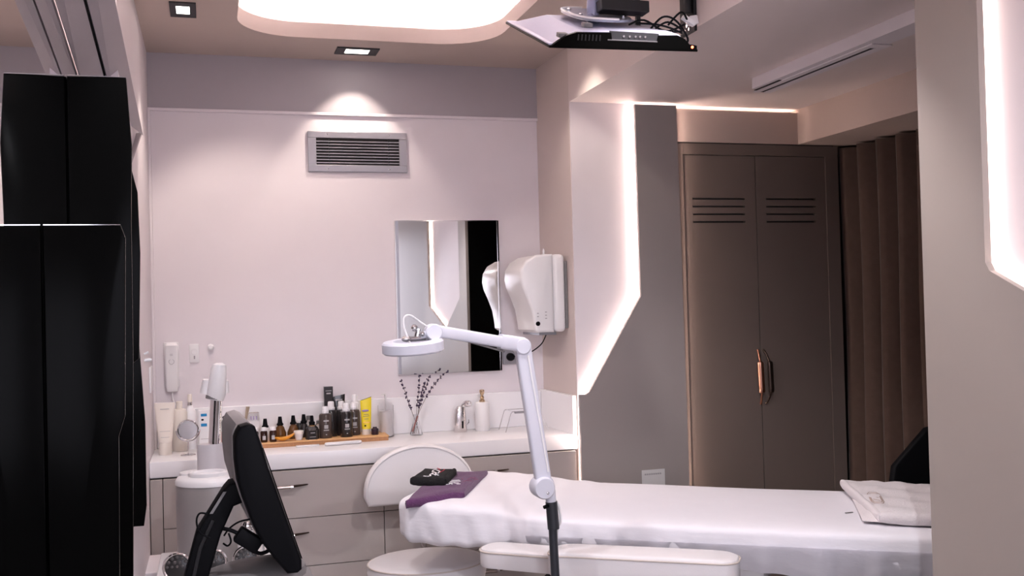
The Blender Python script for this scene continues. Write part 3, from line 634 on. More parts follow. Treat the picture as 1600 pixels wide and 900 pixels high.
# ================================================================== BLACK WALL CABINETS (left)
def wallbox(label, yf, yb, prof, zt, zb):
    """prof: (x, z) right side outline from top to bottom"""
    t = thing('black_wall_cabinet', label, 'cabinet', (-.27, (yf+yb)/2, zb), 'gloss black cabinets on the mirrored wall')
    pts = [(-.345, yf, zt)]+[(x, yf, z) for x, z in prof]+[(-.345, yf, zb)]
    part('body', BLK, t, lambda b: ring_skin(b, [[Vector((x-(0 if x < -.34 else k), yy, z)) for x, y, z in pts] for yy, k in ((yf+.016, .002), (yb, .045))]), smooth=False)
    bm = new(); zs = [zt]+[z for _, z in prof[1:-1]]+[zb]
    fp = [(-.343, yf, zt-.002)]+[(x-.002, yf, z) for x, z in prof]+[(-.343, yf, zb+.002)]
    prism(bm, fp, (0, .014, 0), .002); obj('front_panel', bm, BLK, t)
    part('edge_highlight', CHROME, t, lambda b: bx(b, -.343, prof[0][0]-.003, yf-.0012, yf+.004, zt-.0005, zt+.0015), smooth=False, label='chrome strip for the highlight on the top edge')  # edge highlight of the gloss black, built as a thin chrome strip
    return t
wallbox('upper gloss black faceted wall cabinet beneath the slanted band', 2.87, 3.12, [(-.196, 2.13), (-.185, 1.95), (-.190, 1.75), (-.192, 1.40), (-.203, .80)], 2.13, .80)
wallbox('nearest gloss black wall cabinet filling the lower left', 2.42, 2.84, [(-.182, 1.699), (-.173, 1.671), (-.181, 1.274), (-.195, 1.229), (-.203, .60)], 1.70, .60)
wallbox('gloss black wall cabinet just behind the upper one, only its right edge showing', 3.15, 3.42, [(-.207, 1.93), (-.190, 1.857), (-.186, 1.679), (-.195, 1.371)], 1.93, 1.25)
wallbox('farthest and lowest gloss black wall cabinet beside the bare left wall', 3.45, 3.64, [(-.218, 1.50), (-.207, 1.297), (-.199, 1.154), (-.2, .889), (-.209, .825)], 1.50, .825)
for z, L in ((1.41, .03), (1.32, .02)): pass
t = thing('white_glint', 'white shapes for light reflections on the edge of the black cabinets beside the left wall', 'hook', (-.19, 3.3, 1.385))  # white solids stand in for lamp reflections on the gloss black
part('glint', WPL, t, lambda b: tube(b, [(-.198, 3.42, 1.352), (-.183, 3.42, 1.354), (-.176, 3.42, 1.354)], [.004, .006, .004], 8))
part('glint', WPL, t, lambda b: tube(b, [(-.198, 3.42, 1.372), (-.185, 3.42, 1.378)], [.003, .004], 8))

# ================================================================== STOOL
t = thing('salon_stool', 'white leatherette stool with rounded back pushed under the bed head', 'stool', (.80, 3.93, 0))
def D(b, c, R, h, th, inset):
    pass
def cushion(b, c, rx, ry, z0, z1, n=40, edge=.02):
    rings = []
    for r, z in ((.0, z0), (.9, z0), (.97, z0+edge*.4), (1, (z0+z1)/2), (.98, z1-edge*.5), (.93, z1-edge*.12), (.8, z1), (.4, z1+.004), (.0, z1+.004)):
        r = max(r, .003)
        rings.append([Vector((c[0]+rx*r*math.cos(2*PI*i/n), c[1]+ry*r*math.sin(2*PI*i/n), z)) for i in range(n)])
    ring_skin(b, rings)
part('seat', SKAI, t, cushion, (.80, 3.93), .235, .20, .43, .515)
part('seat_piping', PIPE, t, lambda b: tube(b, [(.80+.232*math.cos(a*PI/24), 3.93+.197*math.sin(a*PI/24), .504) for a in range(49)], .003, 6))
def backr(b):
    out = []
    for i in range(31):
        a = PI*i/30; out.append((.868-.245*math.cos(a), .685+.215*math.sin(a)**.85))
    out = [(.640, .645)]+out+[(1.095, .645)]
    pts = [(x, 4.36+ .0, z) for x, z in out]
    prism(b, pts, (0, .055, 0), .016)
part('backrest', SKAI, t, backr)
part('back_piping', SKAI, t, lambda b: tube(b, [(.868-.236*math.cos(PI*i/40), 4.358, .685+.206*math.sin(PI*i/40)**.85) for i in range(41)], .004, 6))
part('back_bracket', CHROME, t, lambda b: tube(b, smooth_path([(.82, 4.05, .42), (.86, 4.25, .42), (.88, 4.40, .48), (.88, 4.43, .66), (.88, 4.415, .72)]), .014, 8, flat=.5))
part('column', CHROME, t, lambda b: lathe(b, (.80, 3.93, .06), [(.03, 0), (.03, .2), (.02, .2), (.02, .375)], 18))
for i in range(5):
    a = 2*PI*i/5; p = (.80+.25*math.cos(a), 3.93+.25*math.sin(a))
    part('leg', CHROME, t, lambda b: tube(b, [(.80, 3.93, .10), (p[0], p[1], .065)], [.018, .012], 8))
    part('castor', BLKM, t, lambda b: lathe(b, (p[0]-.012, p[1], .027), [(.026, 0), (.027, .004), (.027, .02), (.026, .024)], 16, (1, 0, 0)))

# ================================================================== BED
A_ = Vector((.832, -.555, 0)); B_ = Vector((.555, .832, 0)); Z_ = Vector((0, 0, 1))
def st(s, t, z=0): return A_*s + B_*t + Z_*z
bed = thing('treatment_bed', 'long white treatment bed covered with a nonwoven sheet', 'bed', tuple(st(-.5, 3.8)))
def loft_bed(b, secs, n=72, p=7, wr=0):
    rings = []
    for k, (s, t0, t1, zb, zt) in enumerate(secs):
        r = superring(st(s, (t0+t1)/2, (zb+zt)/2), B_, Z_, (t1-t0)/2, (zt-zb)/2, n, p)
        if wr:
            for i, v in enumerate(r):
                u = v.dot(B_); a = min(1, max(0, (.0-s)*.9+.1)) if s > -1.1 else 1
                side = max(0, 1-abs((v.z-zb)/(zt-zb)-.35)*1.4)
                v += B_*(-1 if u < (t0+t1)/2 else 1)*wr*a*side*(.6*math.sin(s*46+v.z*18)+.4*math.sin(s*83+1+v.z*35)+.5*math.sin(s*19-v.z*40))
                if i % 1 == 0 and s < -.9: v.z += .25*wr*math.sin(s*60+u*25)*(1 if v.z > (zb+zt)/2 else 2)
        rings.append(r)
    ring_skin(b, rings)
T0, T1 = 3.42, 4.17
def interp(s, tab):
    for (a, *va), (c, *vc) in zip(tab, tab[1:]):
        if s <= c:
            f = (s-a)/(c-a); f = f*f*(3-2*f); return [x+(y-x)*f for x, y in zip(va, vc)]
    return tab[-1][1:]
tab = [(-1.545, .15, .13, .69, .755), (-1.54, .09, .09, .665, .78), (-1.52, .045, .055, .645, .792), (-1.47, .012, .03, .630, .798), (-1.38, -.01, .015, .625, .798), (-1.16, -.01, .01, .625, .79), (-1.04, -.005, .005, .640, .768), (-.85, 0, 0, .645, .757), (-.2, 0, 0, .635, .75), (.42, 0, 0, .61, .75), (.45, .02, .02, .62, .74)]
secs = []
s = -1.50; ss = [-1.545, -1.543, -1.54, -1.535, -1.528]
s = -1.52
while s < .445: ss.append(s); s += .014
ss.append(.45)
for s in ss:
    a, c, zb, zt = interp(s, tab); secs.append((s, T0+a, T1-c, zb, zt))
part('sheet', SHEET, bed, loft_bed, secs, wr=.007)
# loose hem below the mattress edge on the near side
def hem(b):
    N = 150; top = []; bot = []
    for i in range(N+1):
        s = -1.30+1.74*i/N; f = .004*math.sin(s*37)+.003*math.sin(s*71+1)
        zt = .69; drop = .03+.055*max(0, min(1, (s+.9)/.8))
        top.append(b.verts.new(st(s, T0-.004+f*.3, zt))); bot.append(b.verts.new(st(s, T0+.012+f+(.05*max(0, -s-1.1)), zt-drop-.012+.006*math.sin(s*13)+.004*math.sin(s*29))))
    mid = [b.verts.new((t_.co+o_.co)/2+B_*(-.006)) for t_, o_ in zip(top, bot)]
    for i in range(N):
        b.faces.new([top[i], top[i+1], mid[i+1], mid[i]]); b.faces.new([mid[i], mid[i+1], bot[i+1], bot[i]])
    bmesh.ops.solidify(b, geom=b.faces[:], thickness=.0015)
part('sheet_hem', SHEET, bed, hem)
part('frame', WPL, bed, lambda b: obox(b, st(-.45, 3.80, .60), A_, B_, Z_, 1.35, .55, .05, .01))
part('column', WPL, bed, lambda b: obox(b, st(-.40, 3.80, .34), A_, B_, Z_, .36, .32, .50, .03))
part('base', WPL, bed, lambda b: obox(b, st(-.40, 3.80, .05), A_, B_, Z_, .95, .5, .09, .03))
def pad(b, s0, s1, t0, t1, z0, z1, rot=0, r=.055):
    cs, ct = (s0+s1)/2, (t0+t1)/2; n = 12; out = []
    for ax_, ay_, a0 in ((s1-r, t1-r, 0), (s0+r, t1-r, 90), (s0+r, t0+r, 180), (s1-r, t0+r, 270)):
        for i in range(n+1):
            a = math.radians(a0+90*i/n); out.append((ax_+r*math.cos(a), ay_+r*math.sin(a)))
    def P(x, y, z, k):
        x, y = cs+(x-cs)*1, ct+(y-ct)*1
        dx, dy = x-cs, y-ct; L_ = math.hypot(dx, dy) or 1; dx -= dx/L_*k; dy -= dy/L_*k
        c, s_ = math.cos(rot), math.sin(rot); return st(cs+dx*c-dy*s_, ct+dx*s_+dy*c, z)
    rings = [[P(x, y, z, k) for x, y in out] for z, k in ((z0, .02), (z0, .004), (z0+.006, 0), (z1-.014, 0), (z1-.004, .005), (z1, .016), (z1+.003, .045))]
    ring_skin(b, rings)
    return [[P(x, y, z1-.010, -.001) for x, y in out+out[:1]]]
for (s0, s1, t0, t1, z0, z1, rot) in ((-.885, -.275, 3.165, 3.305, .618, .697, 0), (-1.15, -.83, 3.24, 3.37, .612, .675, -.12)):
    arm = part('armrest', SKAI, bed, pad, s0, s1, t0, t1, z0, z1, rot)
    bm = new(); tmp = new(); path = pad(tmp, s0, s1, t0, t1, z0, z1, rot)[0]; tmp.free(); tube(bm, path, .003, 6, False); obj('piping', bm, PIPE, arm)
    bm = new(); obox(bm, st((s0+s1)/2+.1, (t0+t1)/2+.1, z0-.03), A_, B_, Z_, .05, .32, .03, .004); obj('bracket', bm, BLKP, arm)

# ---- towels
def slab_cloth(b, q, z, th, n=26, sag=None, amp=.0015, layers=1, r=.5):
    """folded cloth: bilinear plan quad q (4 xy corners, ccw), rounded edge thickness th"""
    q = [Vector((x, y, 0)) for x, y in q]
    def P(u, v): return q[0].lerp(q[1], u).lerp(q[3].lerp(q[2], u), v)
    top = [[None]*(n+1) for _ in range(n+1)]; bot = [[None]*(n+1) for _ in range(n+1)]
    for i in range(n+1):
        for j in range(n+1):
            u, v = i/n, j/n; p = P(u, v); zz = z+(sag(u, v) if sag else 0)
            e = min(u, 1-u, v, 1-v)*n; k = [.55, .9, 1][min(2, int(e))]
            w_ = amp*(math.sin(p.x*40+p.y*17)+math.sin(p.y*63-p.x*21))
            top[i][j] = b.verts.new(p+Z_*(zz+th*k+w_)); bot[i][j] = b.verts.new(p+Z_*(zz+th*(1-k)*.9))
    for i in range(n):
        for j in range(n):
            b.faces.new([top[i][j], top[i+1][j], top[i+1][j+1], top[i][j+1]]); b.faces.new([bot[i][j], bot[i][j+1], bot[i+1][j+1], bot[i+1][j]])
    per = [(i, 0) for i in range(n)]+[(n, j) for j in range(n)]+[(i, n) for i in range(n, 0, -1)]+[(0, j) for j in range(n, 0, -1)]
    for k in range(len(per)):
        a, c = per[k], per[(k+1) % len(per)]
        b.faces.new([top[a[0]][a[1]], bot[a[0]][a[1]], bot[c[0]][c[1]], top[c[0]][c[1]]])
    bmesh.ops.recalc_face_normals(b, faces=b.faces[:])
def rib(b, pts, r, z): tube(b, [(x, y, z) for x, y in pts], r, 6, flat=.5)
PQ = [(.668, 3.64), (.885, 3.655), (1.095, 4.10), (.90, 4.14)]
t = thing('purple_towel', 'folded purple towel with white lettering on the head of the bed', 'towel', (.88, 3.88, .79))
sg = lambda u, v: -.012*max(0, 1-v*3)**2*(1.2-u)-.006*max(0, 1-u*3)
part('lower_fold', PURP, t, slab_cloth, PQ, .787, .014, sag=sg)
part('upper_fold', PURP, t, slab_cloth, [(x-.002, y+.004) for x, y in PQ], .8015, .015, sag=sg)
# embroidery on the purple towel
def glyph(parent, o, ex, ey, strokes, r, m, zf):
    bm = new()
    for s_ in strokes:
        P = [Vector(o)+Vector(ex)*x+Vector(ey)*y for x, y in s_]; tube(bm, [(p.x, p.y, zf(p.x, p.y)) for p in P], r, 6, flat=.5)
    return obj('embroidery', bm, m, parent)
zp = lambda x, y: .8195
ex, ey = (.021, -.004, 0), (.004, .075, 0)
glyph(t, (.868, 3.79, 0), ex, ey, [[(0, .9), (2.4, .9), (2.4, 1.25), (1.0, 1.25)], [(0, .9), (.2, .45), (1.2, .55)], [(-.7, .1), (.0, .2), (.5, .6), (.4, .1)], [(1.2, .1), (1.9, .1)], [(1.0, .4), (1.8, .4)]], .0032, THW, zp)
glyph(t, (.93, 3.82, 0), ex, ey, [[(0, .2), (.7, .5), (1.6, .3)], [(1.2, .8), (2.0, 1.2), (3.0, 1.1)], [(.2, .9), (.6, 1.2)], [(2.2, .6), (3.0, .7)]], .002, THP, zp)
t = thing('black_cloth', 'small folded black cloth with white and red lettering on the purple towel', 'cloth', (.83, 3.95, .815))
BQ = [(.735, 3.885), (.850, 3.80), (.945, 4.035), (.835, 4.09)]
part('lower_fold', BTOW, t, slab_cloth, BQ, .8155, .014, amp=.001)
part('upper_fold', BTOW, t, slab_cloth, [(x-.001, y+.003) for x, y in BQ], .829, .013, amp=.001)
zb_ = lambda x, y: .8435
ex, ey = (.022, .0, 0), (.0, .050, 0)
glyph(t, (.805, 3.865, 0), ex, ey, [[(-.4, .1), (.3, .3), (.5, .9), (1.3, 1.5), (1.0, 1.1), (1.6, .6), (1.7, .3)], [(1.2, .4), (1.9, 1.5), (1.7, 2.0)], [(2.1, 1.2), (2.9, 2.1), (2.6, 2.8)], [(1.5, 2.1), (1.9, 2.7), (2.6, 3.1)], [(-.9, .4), (-.5, .2)]], .0034, THW, zb_)
glyph(t, (.85, 3.93, 0), ex, ey, [[(.6, 1.2), (1.4, 1.8), (1.2, 2.4)], [(.9, .6), (1.6, 1.0), (2.1, 1.6)], [(.3, .3), (.8, .3)]], .0026, THR, zb_)
def roll(parent, m, a, c, z0, z1, h, w_=.012):
    b = new(); P = [Vector(a).lerp(Vector(c), i/14) for i in range(15)]; d = (Vector(c)-Vector(a)).normalized(); nn = Vector((-d.y, d.x, 0))
    rings = []
    for i, p_ in enumerate(P):
        k = .72 if i in (0, 14) else 1; z = z0+(z1-z0)*i/14+.0012*math.sin(i*1.3)
        rings.append([Vector((p_.x, p_.y, z))+nn*(w_*k*math.cos(q*PI/8))+Z_*(h/2*k*math.sin(q*PI/8)) for q in range(16)])
    ring_skin(b, rings); return obj('folded_edge', b, m, parent)
roll(bpy.data.objects['purple_towel'], PURP, (.668, 3.64, 0), (.885, 3.656, 0), .789, .801, .034)
roll(bpy.data.objects['purple_towel'], PURP, (.885, 3.656, 0), (1.095, 4.10, 0), .801, .801, .032, .008)
roll(t, BTOW, (.735, 3.886, 0), (.850, 3.802, 0), .828, .829, .034)
roll(t, BTOW, (.851, 3.802, 0), (.945, 4.035, 0), .829, .829, .032, .010)
# foot towel
t = thing('white_towel', 'folded white towel with beige crest across the foot of the bed', 'towel', (2.3, 2.95, .75))
FQ = [(2.035, 2.872), (2.37, 2.64), (2.70, 3.10), (2.335, 3.385)]
sg2 = lambda u, v: .012*max(0, 1-u*2.5)*(1-v)*0 - .010*u*(1-v)
part('lower_fold', TOW, t, slab_cloth, [(x, y) for x, y in FQ], .752, .024, sag=sg2, amp=.002)
part('upper_fold', TOW, t, slab_cloth, [(2.075, 2.835), (2.37, 2.64), (2.70, 3.10), (2.32, 3.40)], .776, .023, sag=sg2, amp=.003)
roll(t, TOW, (2.075, 2.84, 0), (2.37, 2.645, 0), .776, .768, .040, .016)
roll(t, TOW, (2.32, 3.395, 0), (2.078, 2.84, 0), .780, .776, .038, .012)
bm = new(); oo = Vector((2.195, 3.02, 0)); ea = Vector((.05, .085, 0)); eb = Vector((-.016, .012, 0))
for k in (1, .8): tube(bm, [(*(oo+ea*x*k+eb*y*k).xy, .7995) for x, y in ((-1, -.7), (-.7, -1), (.7, -1), (1, -.6), (1, .6), (.7, 1), (-.7, 1), (-1, .7), (-1, -.7))], .0018, 5, flat=.5)
for x in (-.45, .0, .45): tube(bm, [(*(oo+ea*x+eb*-.5).xy, .7995), (*(oo+ea*(x+.15)+eb*.5).xy, .7995)], .0018, 5, flat=.5)
obj('crest', bm, THT, t)
bm = new(); bx(bm, 2.085, 2.115, 3.035, 3.041, .7515, .7535); obj('care_label', bm, GREYPL, t, False)

# ================================================================== BLACK CHAIR beyond the foot end
t = thing('black_chair', 'black chair with tilted back half hidden under the foot of the bed', 'chair', (2.55, 3.3, 0))
part('seat', BLKM, t, lambda b: obox(b, (2.56, 3.20, .49), (1, -.25, 0), (.25, 1, 0), (0, 0, 1), .50, .46, .055, .015))
part('backrest', BLKM, t, lambda b: prism(b, [(2.60, 3.52, .52), (2.94, 3.42, .52), (3.0, 3.46, 1.0), (2.80, 3.50, .95), (2.66, 3.53, .80)], (0, .03, 0), .01))
for x, y in ((2.33, 3.04), (2.75, 2.95), (2.42, 3.45), (2.84, 3.36)):
    part('leg', BLKM, t, lambda b: tube(b, [(x, y, .47), (x+(.0), y, 0)], [.018, .012], 8))

# ================================================================== MAGNIFIER LAMP
t = thing('magnifier_lamp', 'white jointed magnifier lamp on a dark floor pole before the bed', 'lamp', (1.01, 3.0, 0))
part('floor_base', WPL, t, lambda b: lathe(b, (1.03, 3.0, 0), [(.16, 0), (.16, .02), (.14, .03), (.03, .04)], 32))
part('pole', DGREY, t, lambda b: tube(b, [(1.03, 3.0, .03), (1.008, 3.0, .86)], .0135, 16))
part('pole_sleeve', DGREY, t, lambda b: tube(b, [(1.012, 3.0, .80), (1.007, 3.0, .885)], .0185, 16))
part('clamp_screw', BLKM, t, lambda b: tube(b, [(.993, 2.99, .875), (.978, 2.985, .872)], .006, 8))
part('bracket', WPL2, t, lambda b: [tube(b, [(1.006, 3.0, .88), (1.004, 3.0, .915), (.990, 3.0, .945)], [.016, .017, .02], 12)])
j = part('joint_disc', WPL2, t, lambda b: lathe(b, (.978, 3.03, .932), [(.030, 0), (.034, .004), (.034, .056), (.030, .062)], 32, (0, -1, 0)))
part('screw', CHROME, j, lambda b: ball(b, (.986, 2.967, .918), .004, (1, .4, 1), 8))
part('joint_plate', WPL2, t, lambda b: lathe(b, (1.0, 3.045, .93), [(.028, 0), (.03, .003), (.03, .012)], 28, (0, -1, 0)))
e0, e1, e2 = Vector((.982, 3.0, .95)), Vector((.926, 3.0, 1.372)), Vector((.640, 2.95, 1.428))
def beamarm(b, a, c, w_, d_):
    dr = (c-a).normalized(); up_ = Vector((0, 1, 0)); sd_ = dr.cross(up_).normalized(); up_ = sd_.cross(dr)
    ring_skin(b, [superring(p, sd_, up_, w_/2, d_/2, 20, 5) for p in (a, c)])
l = part('lower_arm', WPL2, t, beamarm, e0, e1-Vector((0, 0, .0)), .050, .034)
part('arm_groove', WPL, l, beamarm, e0+Vector((.012, -.018, .03)), e1+Vector((.012, -.018, -.03)), .006, .003)
part('elbow', WPL2, t, lambda b: [lathe(b, e1+Vector((-.003, .022, -.002)), [(.022, 0), (.026, .003), (.026, .042), (.022, .046)], 28, (0, -1, 0))])
a = part('upper_arm', WPL2, t, beamarm, e1+Vector((-.02, -.003, .004)), e2, .036, .032)
part('elbow_cover', WPL2, a, beamarm, e1+Vector((-.0, -.002, .003)), e1+Vector((-.075, -.01, .016)), .046, .038)
part('tension_bar', GREYPL, a, beamarm, e1+Vector((-.06, -.004, -.016)), e2+Vector((.05, .0, -.020)), .006, .012)
part('tip_joint', WPL2, t, lambda b: [lathe(b, e2+Vector((-.005, .02, -.004)), [(.022, 0), (.025, .003), (.025, .040), (.022, .043)], 24, (0, -1, 0)), tube(b, [e2+Vector((-.01, 0, -.005)), e2+Vector((-.045, -.005, -.015))], .011, 10)])
part('knuckle', CHROME, t, lambda b: [tube(b, [(.592, 2.945, 1.435), (.584, 2.945, 1.405)], .009, 10), tube(b, [(.56, 2.93, 1.406), (.61, 2.95, 1.408)], .008, 10), ball(b, (.578, 2.94, 1.438), .011, seg=10), ball(b, (.60, 2.935, 1.42), .008, seg=10), ball(b, (.552, 2.93, 1.407), .012, (1.4, 1, .8), 10)], label='silver swivel clamp')
hc = Vector((.572, 2.94, 1.384)); hax = Vector((-.06, -.07, 1)).normalized()
hd = part('lamp_head', WPL2, t, lambda b: lathe(b, hc, [(.060, -.016), (.085, -.018), (.0905, -.013), (.0905, .012), (.086, .017), (.058, .018), (.056, .012), (.056, -.012)], 48, hax))
part('lens', GLASS, hd, lambda b: lathe(b, hc, [(.057, -.004), (.03, -.006), (.001, -.007), (.001, .007), (.03, .006), (.057, .004)], 32, hax))
bm = new(); tube(bm, smooth_path([(.635, 2.94, 1.428), (.60, 2.94, 1.452), (.565, 2.93, 1.475), (.545, 2.925, 1.470), (.545, 2.925, 1.44), (.560, 2.925, 1.395)], 6), .0028, 8)
obj('head_cable', bm, WPL, t)
bm = new(); tube(bm, smooth_path([(1.005, 3.01, .91), (1.03, 3.0, .87), (1.035, 3.0, .82), (1.025, 3.01, .77), (1.03, 3.02, .5), (1.04, 3.02, .05)], 6), .004, 8)
obj('pole_cable', bm, WPL, t)

# ================================================================== FACIAL STEAMER ON TROLLEY
t = thing('facial_steamer', 'white cylindrical facial steamer with chrome neck left of the drawers', 'steamer', (-.0, 3.9, .60))
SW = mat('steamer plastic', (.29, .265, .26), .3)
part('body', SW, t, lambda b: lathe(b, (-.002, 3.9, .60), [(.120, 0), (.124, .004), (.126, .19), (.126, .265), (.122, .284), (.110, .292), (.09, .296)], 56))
part('top_shell', WPL, t, lambda b: lathe(b, (-.002, 3.9, .878), [(.1275, 0), (.1275, .012), (.120, .024), (.105, .030), (.04, .033)], 56))
part('filler_cap', WPL, t, lambda b: lathe(b, (-.014, 3.86, .905), [(.066, 0), (.068, .002), (.068, .016), (.064, .019), (.056, .017), (.052, .010), (.0, .010)], 40, sx=1, sy_=.8))
part('lid_disc', WPL, t, lambda b: lathe(b, (-.06, 3.93, .905), [(.055, 0), (.056, .003), (.054, .010), (.0, .011)], 36))
part('neck_base', mat('grey white plastic', (.52, .49, .51), .35), t, lambda b: lathe(b, (.0, 3.96, .90), [(.052, 0), (.052, .105), (.050, .110), (.0, .112)], 40, sx=1, sy_=.75))
part('neck', CHROME, t, lambda b: tube(b, [(.01, 3.95, 1.0), (.022, 3.94, 1.19)], .0215, 28))
hz = part('nozzle_head', WPL, t, lambda b: [tube(b, [(.016, 3.93, 1.175), (.020, 3.93, 1.195), (.032, 3.91, 1.29), (.034, 3.91, 1.305), (.034, 3.91, 1.312)], [.030, .035, .028, .024, .012], 24), tube(b, [(-.012, 3.945, 1.20), (-.006, 3.94, 1.25)], [.026, .020], 16), tube(b, [(.048, 3.945, 1.20), (.052, 3.94, 1.245)], [.020, .014], 16)])
part('nozzle_ring', GREYPL, hz, lambda b: tube(b, [(.014, 3.93, 1.178), (.016, 3.93, 1.19)], .032, 24, False))
# trolley
t = thing('equipment_trolley', 'white equipment trolley under the steamer mostly below the frame', 'trolley', (.0, 3.8, 0))
part('top_shelf', WPL, t, lambda b: bx(b, -.19, .24, 3.52, 4.06, .575, .60, .006))
part('lower_shelf', WPL, t, lambda b: bx(b, -.19, .24, 3.52, 4.06, .20, .22, .006))
for x in (-.175, .225):
    for y in (3.535, 4.045): part('post', CHROME, t, lambda b: tube(b, [(x, y, .0), (x, y, .575)], .010, 10))
def led_head(x, y, z, R, lab_):
    t = thing('round_lens_lamp', lab_, 'lens lamp', (x, y, z), 'round chrome treatment heads')
    part('rim', CHROME, t, lambda b: torus(b, (x, y, z), R, .005, (0, -1, .15), 36, 8))
    f = part('face', LFACE, t, lambda b: lathe(b, (x, y+.012, z), [(R*.5, -.006), (R, 0), (R, .010), (R*.95, .011)], 30, (0, -1, .15)))
    bm = new()
    for rr, k in ((0, 1), (R*.38, 6), (R*.74, 12)):
        for i in range(k):
            a = 2*PI*i/k; ball(bm, (x+rr*math.cos(a), y+.003+.0*rr, z+rr*math.sin(a)), R*.15, (1, .5, 1), 8)
    obj('lens_beads', bm, BEAD, f)
    part('stand', CHROME, t, lambda b: tube(b, [(x, y+.02, z), (x, y+.03, .60)], .008, 8))
led_head(-.118, 3.60, .650, .043, 'round chrome rimmed lens head, leftmost, standing on the trolley')
led_head(.0, 3.62, .650, .040, 'round chrome rimmed lens head behind the monitor stand')
led_head(.105, 3.63, .650, .040, 'round chrome rimmed lens head behind the black adapter')
t = thing('spray_handpiece', 'white spray handpiece with chrome collar seen through the monitor stand', 'handpiece', (.15, 3.75, .6))
part('body', WPL, t, lambda b: lathe(b, (.115, 3.72, .60), [(.03, 0), (.033, .005), (.033, .08), (.022, .12), (.018, .13)], 24))
part('collar', CHROME, t, lambda b: lathe(b, (.115, 3.72, .73), [(.022, 0), (.024, .004), (.024, .02), (.018, .03)], 20))
part('lever', CHROME, t, lambda b: tube(b, smooth_path([(.12, 3.70, .75), (.15, 3.69, .74), (.165, 3.68, .70), (.166, 3.68, .65)]), .004, 8))
part('print', BLKM, t, lambda b: bx(b, .104, .130, 3.685, 3.688, .698, .704), smooth=False)

# ================================================================== MONITOR (foreground)
t = thing('control_monitor', 'black touch monitor on a bent black stand in the foreground', 'monitor', (.0, 2.0, .95))
mu = Vector((.088, 0, -.300)).normalized(); mn = Vector((mu.z*-1, 0, mu.x)).normalized()     # along the side, and screen normal (to the right)
# housing as seen edge-on, profile in the x-z plane
prof = [(.047, 1.273), (.053, 1.283), (.069, 1.287), (.080, 1.282), (.091, 1.247), (.103, 1.203), (.161, 1.022), (.161, 1.005), (.153, .999), (.134, .999), (.107, 1.034), (.089, 1.062), (.073, 1.096), (.057, 1.144), (.047, 1.180), (.043, 1.220), (.043, 1.262)]
part('housing', BLKM, t, lambda b: prism(b, [(x, 1.98, z) for x, z in prof], (-.004, .05, 0), .006))
part('back_cover', mat('lit black shell', (.26, .24, .24), .4), t, lambda b: prism(b, [(x-.006, 2.03, z) for x, z in prof], (-.016, .24, .003), .01), label='rear shell with the lit grey in its colour')  # light on the black housing is put into this grey
part('screen', BLK, t, lambda b: prism(b, [(.0925, 1.99, 1.240), (.0945, 1.99, 1.240), (.1625, 1.99, 1.024), (.160, 1.99, 1.024)], (0, .25, 0)), smooth=False)
stnd = part('stand', BLKM, t, lambda b: prism(b, [(-.060, 2.05, .975), (-.032, 2.05, 1.074), (.021, 2.05, 1.155), (.031, 2.05, 1.166), (.050, 2.05, 1.168), (.066, 2.05, 1.131), (.039, 2.05, 1.122), (.014, 2.05, 1.069), (-.015, 2.05, .975)], (0, .07, 0), .005))
part('stand_face', GREYPL, stnd, lambda b: prism(b, [(.020, 2.048, 1.152), (-.006, 2.048, 1.112), (.0, 2.048, 1.112), (.026, 2.048, 1.152)], (0, .004, 0)), smooth=False)
part('stand_rib', BLKP, stnd, lambda b: tube(b, [(.0, 2.045, 1.10), (-.024, 2.045, 1.05), (-.040, 2.045, .985)], .004, 8))
part('base', GREYPL, t, lambda b: ring_skin(b, [[Vector((x+dx*math.cos(2*PI*i/24), 2.11+dy*math.sin(2*PI*i/24), z+.08*(dx*math.cos(2*PI*i/24)))) for i in range(24)] for x, z, dx, dy in ((.055, .962, .125, .11), (.058, .978, .12, .10), (.075, .992, .080, .07), (.08, .997, .03, .03))]), label='grey sloping base')
bm = new(); obox(bm, (.064, 2.02, 1.062), (.55, 0, -.4), (0, 1, 0), (.4, 0, .55), .050, .03, .030, .004); ad = obj('adapter', bm, BLKM, t)
def cab(pts, r=.0028): 
    b = new(); tube(b, smooth_path(pts, 6), r, 8); return obj('cable', b, BLKM, t)
cab([(.088, 2.02, 1.108), (.072, 2.02, 1.102), (.048, 2.02, 1.098), (.030, 2.03, 1.085), (.020, 2.04, 1.07)], .0018)
cab([(.020, 2.03, 1.085), (.030, 2.02, 1.084), (.042, 2.02, 1.078), (.052, 2.02, 1.070)], .004)
cab([(.078, 2.02, 1.052), (.092, 2.02, 1.056), (.104, 2.01, 1.07), (.110, 2.0, 1.09)], .0035)
cab([(.074, 2.02, 1.040), (.086, 2.02, 1.034), (.100, 2.01, 1.04), (.108, 2.0, 1.052), (.112, 2.0, 1.075)], .0038)
cab([(-.010, 2.03, 1.116), (-.024, 2.03, 1.118), (-.030, 2.03, 1.105), (-.026, 2.03, 1.085), (-.014, 2.03, 1.074), (-.004, 2.03, 1.07)], .0018)
cab([(.028, 2.02, 1.078), (.032, 2.02, 1.062), (.026, 2.03, 1.052), (.018, 2.04, 1.055)], .0018)
part('plug', BLKM, t, lambda b: tube(b, [(.084, 2.02, 1.106), (.100, 2.02, 1.112)], .005, 8))
# machine that carries it, reaching up just to the picture's lower edge
t = thing('device_console', 'grey console of the treatment machine just under the black monitor', 'machine', (.04, 2.1, 0))
part('cabinet', WPL, t, lambda b: bx(b, -.14, .21, 1.98, 2.26, .06, .915, .03, 3))
part('top', GREYPL, t, lambda b: bx(b, -.13, .20, 1.99, 2.25, .915, .948, .012))
for x in (-.11, .18):
    for y in (2.01, 2.23): part('castor', BLKM, t, lambda b: lathe(b, (x-.012, y, .03), [(.028, 0), (.03, .004), (.03, .02), (.028, .024)], 16, (1, 0, 0)))

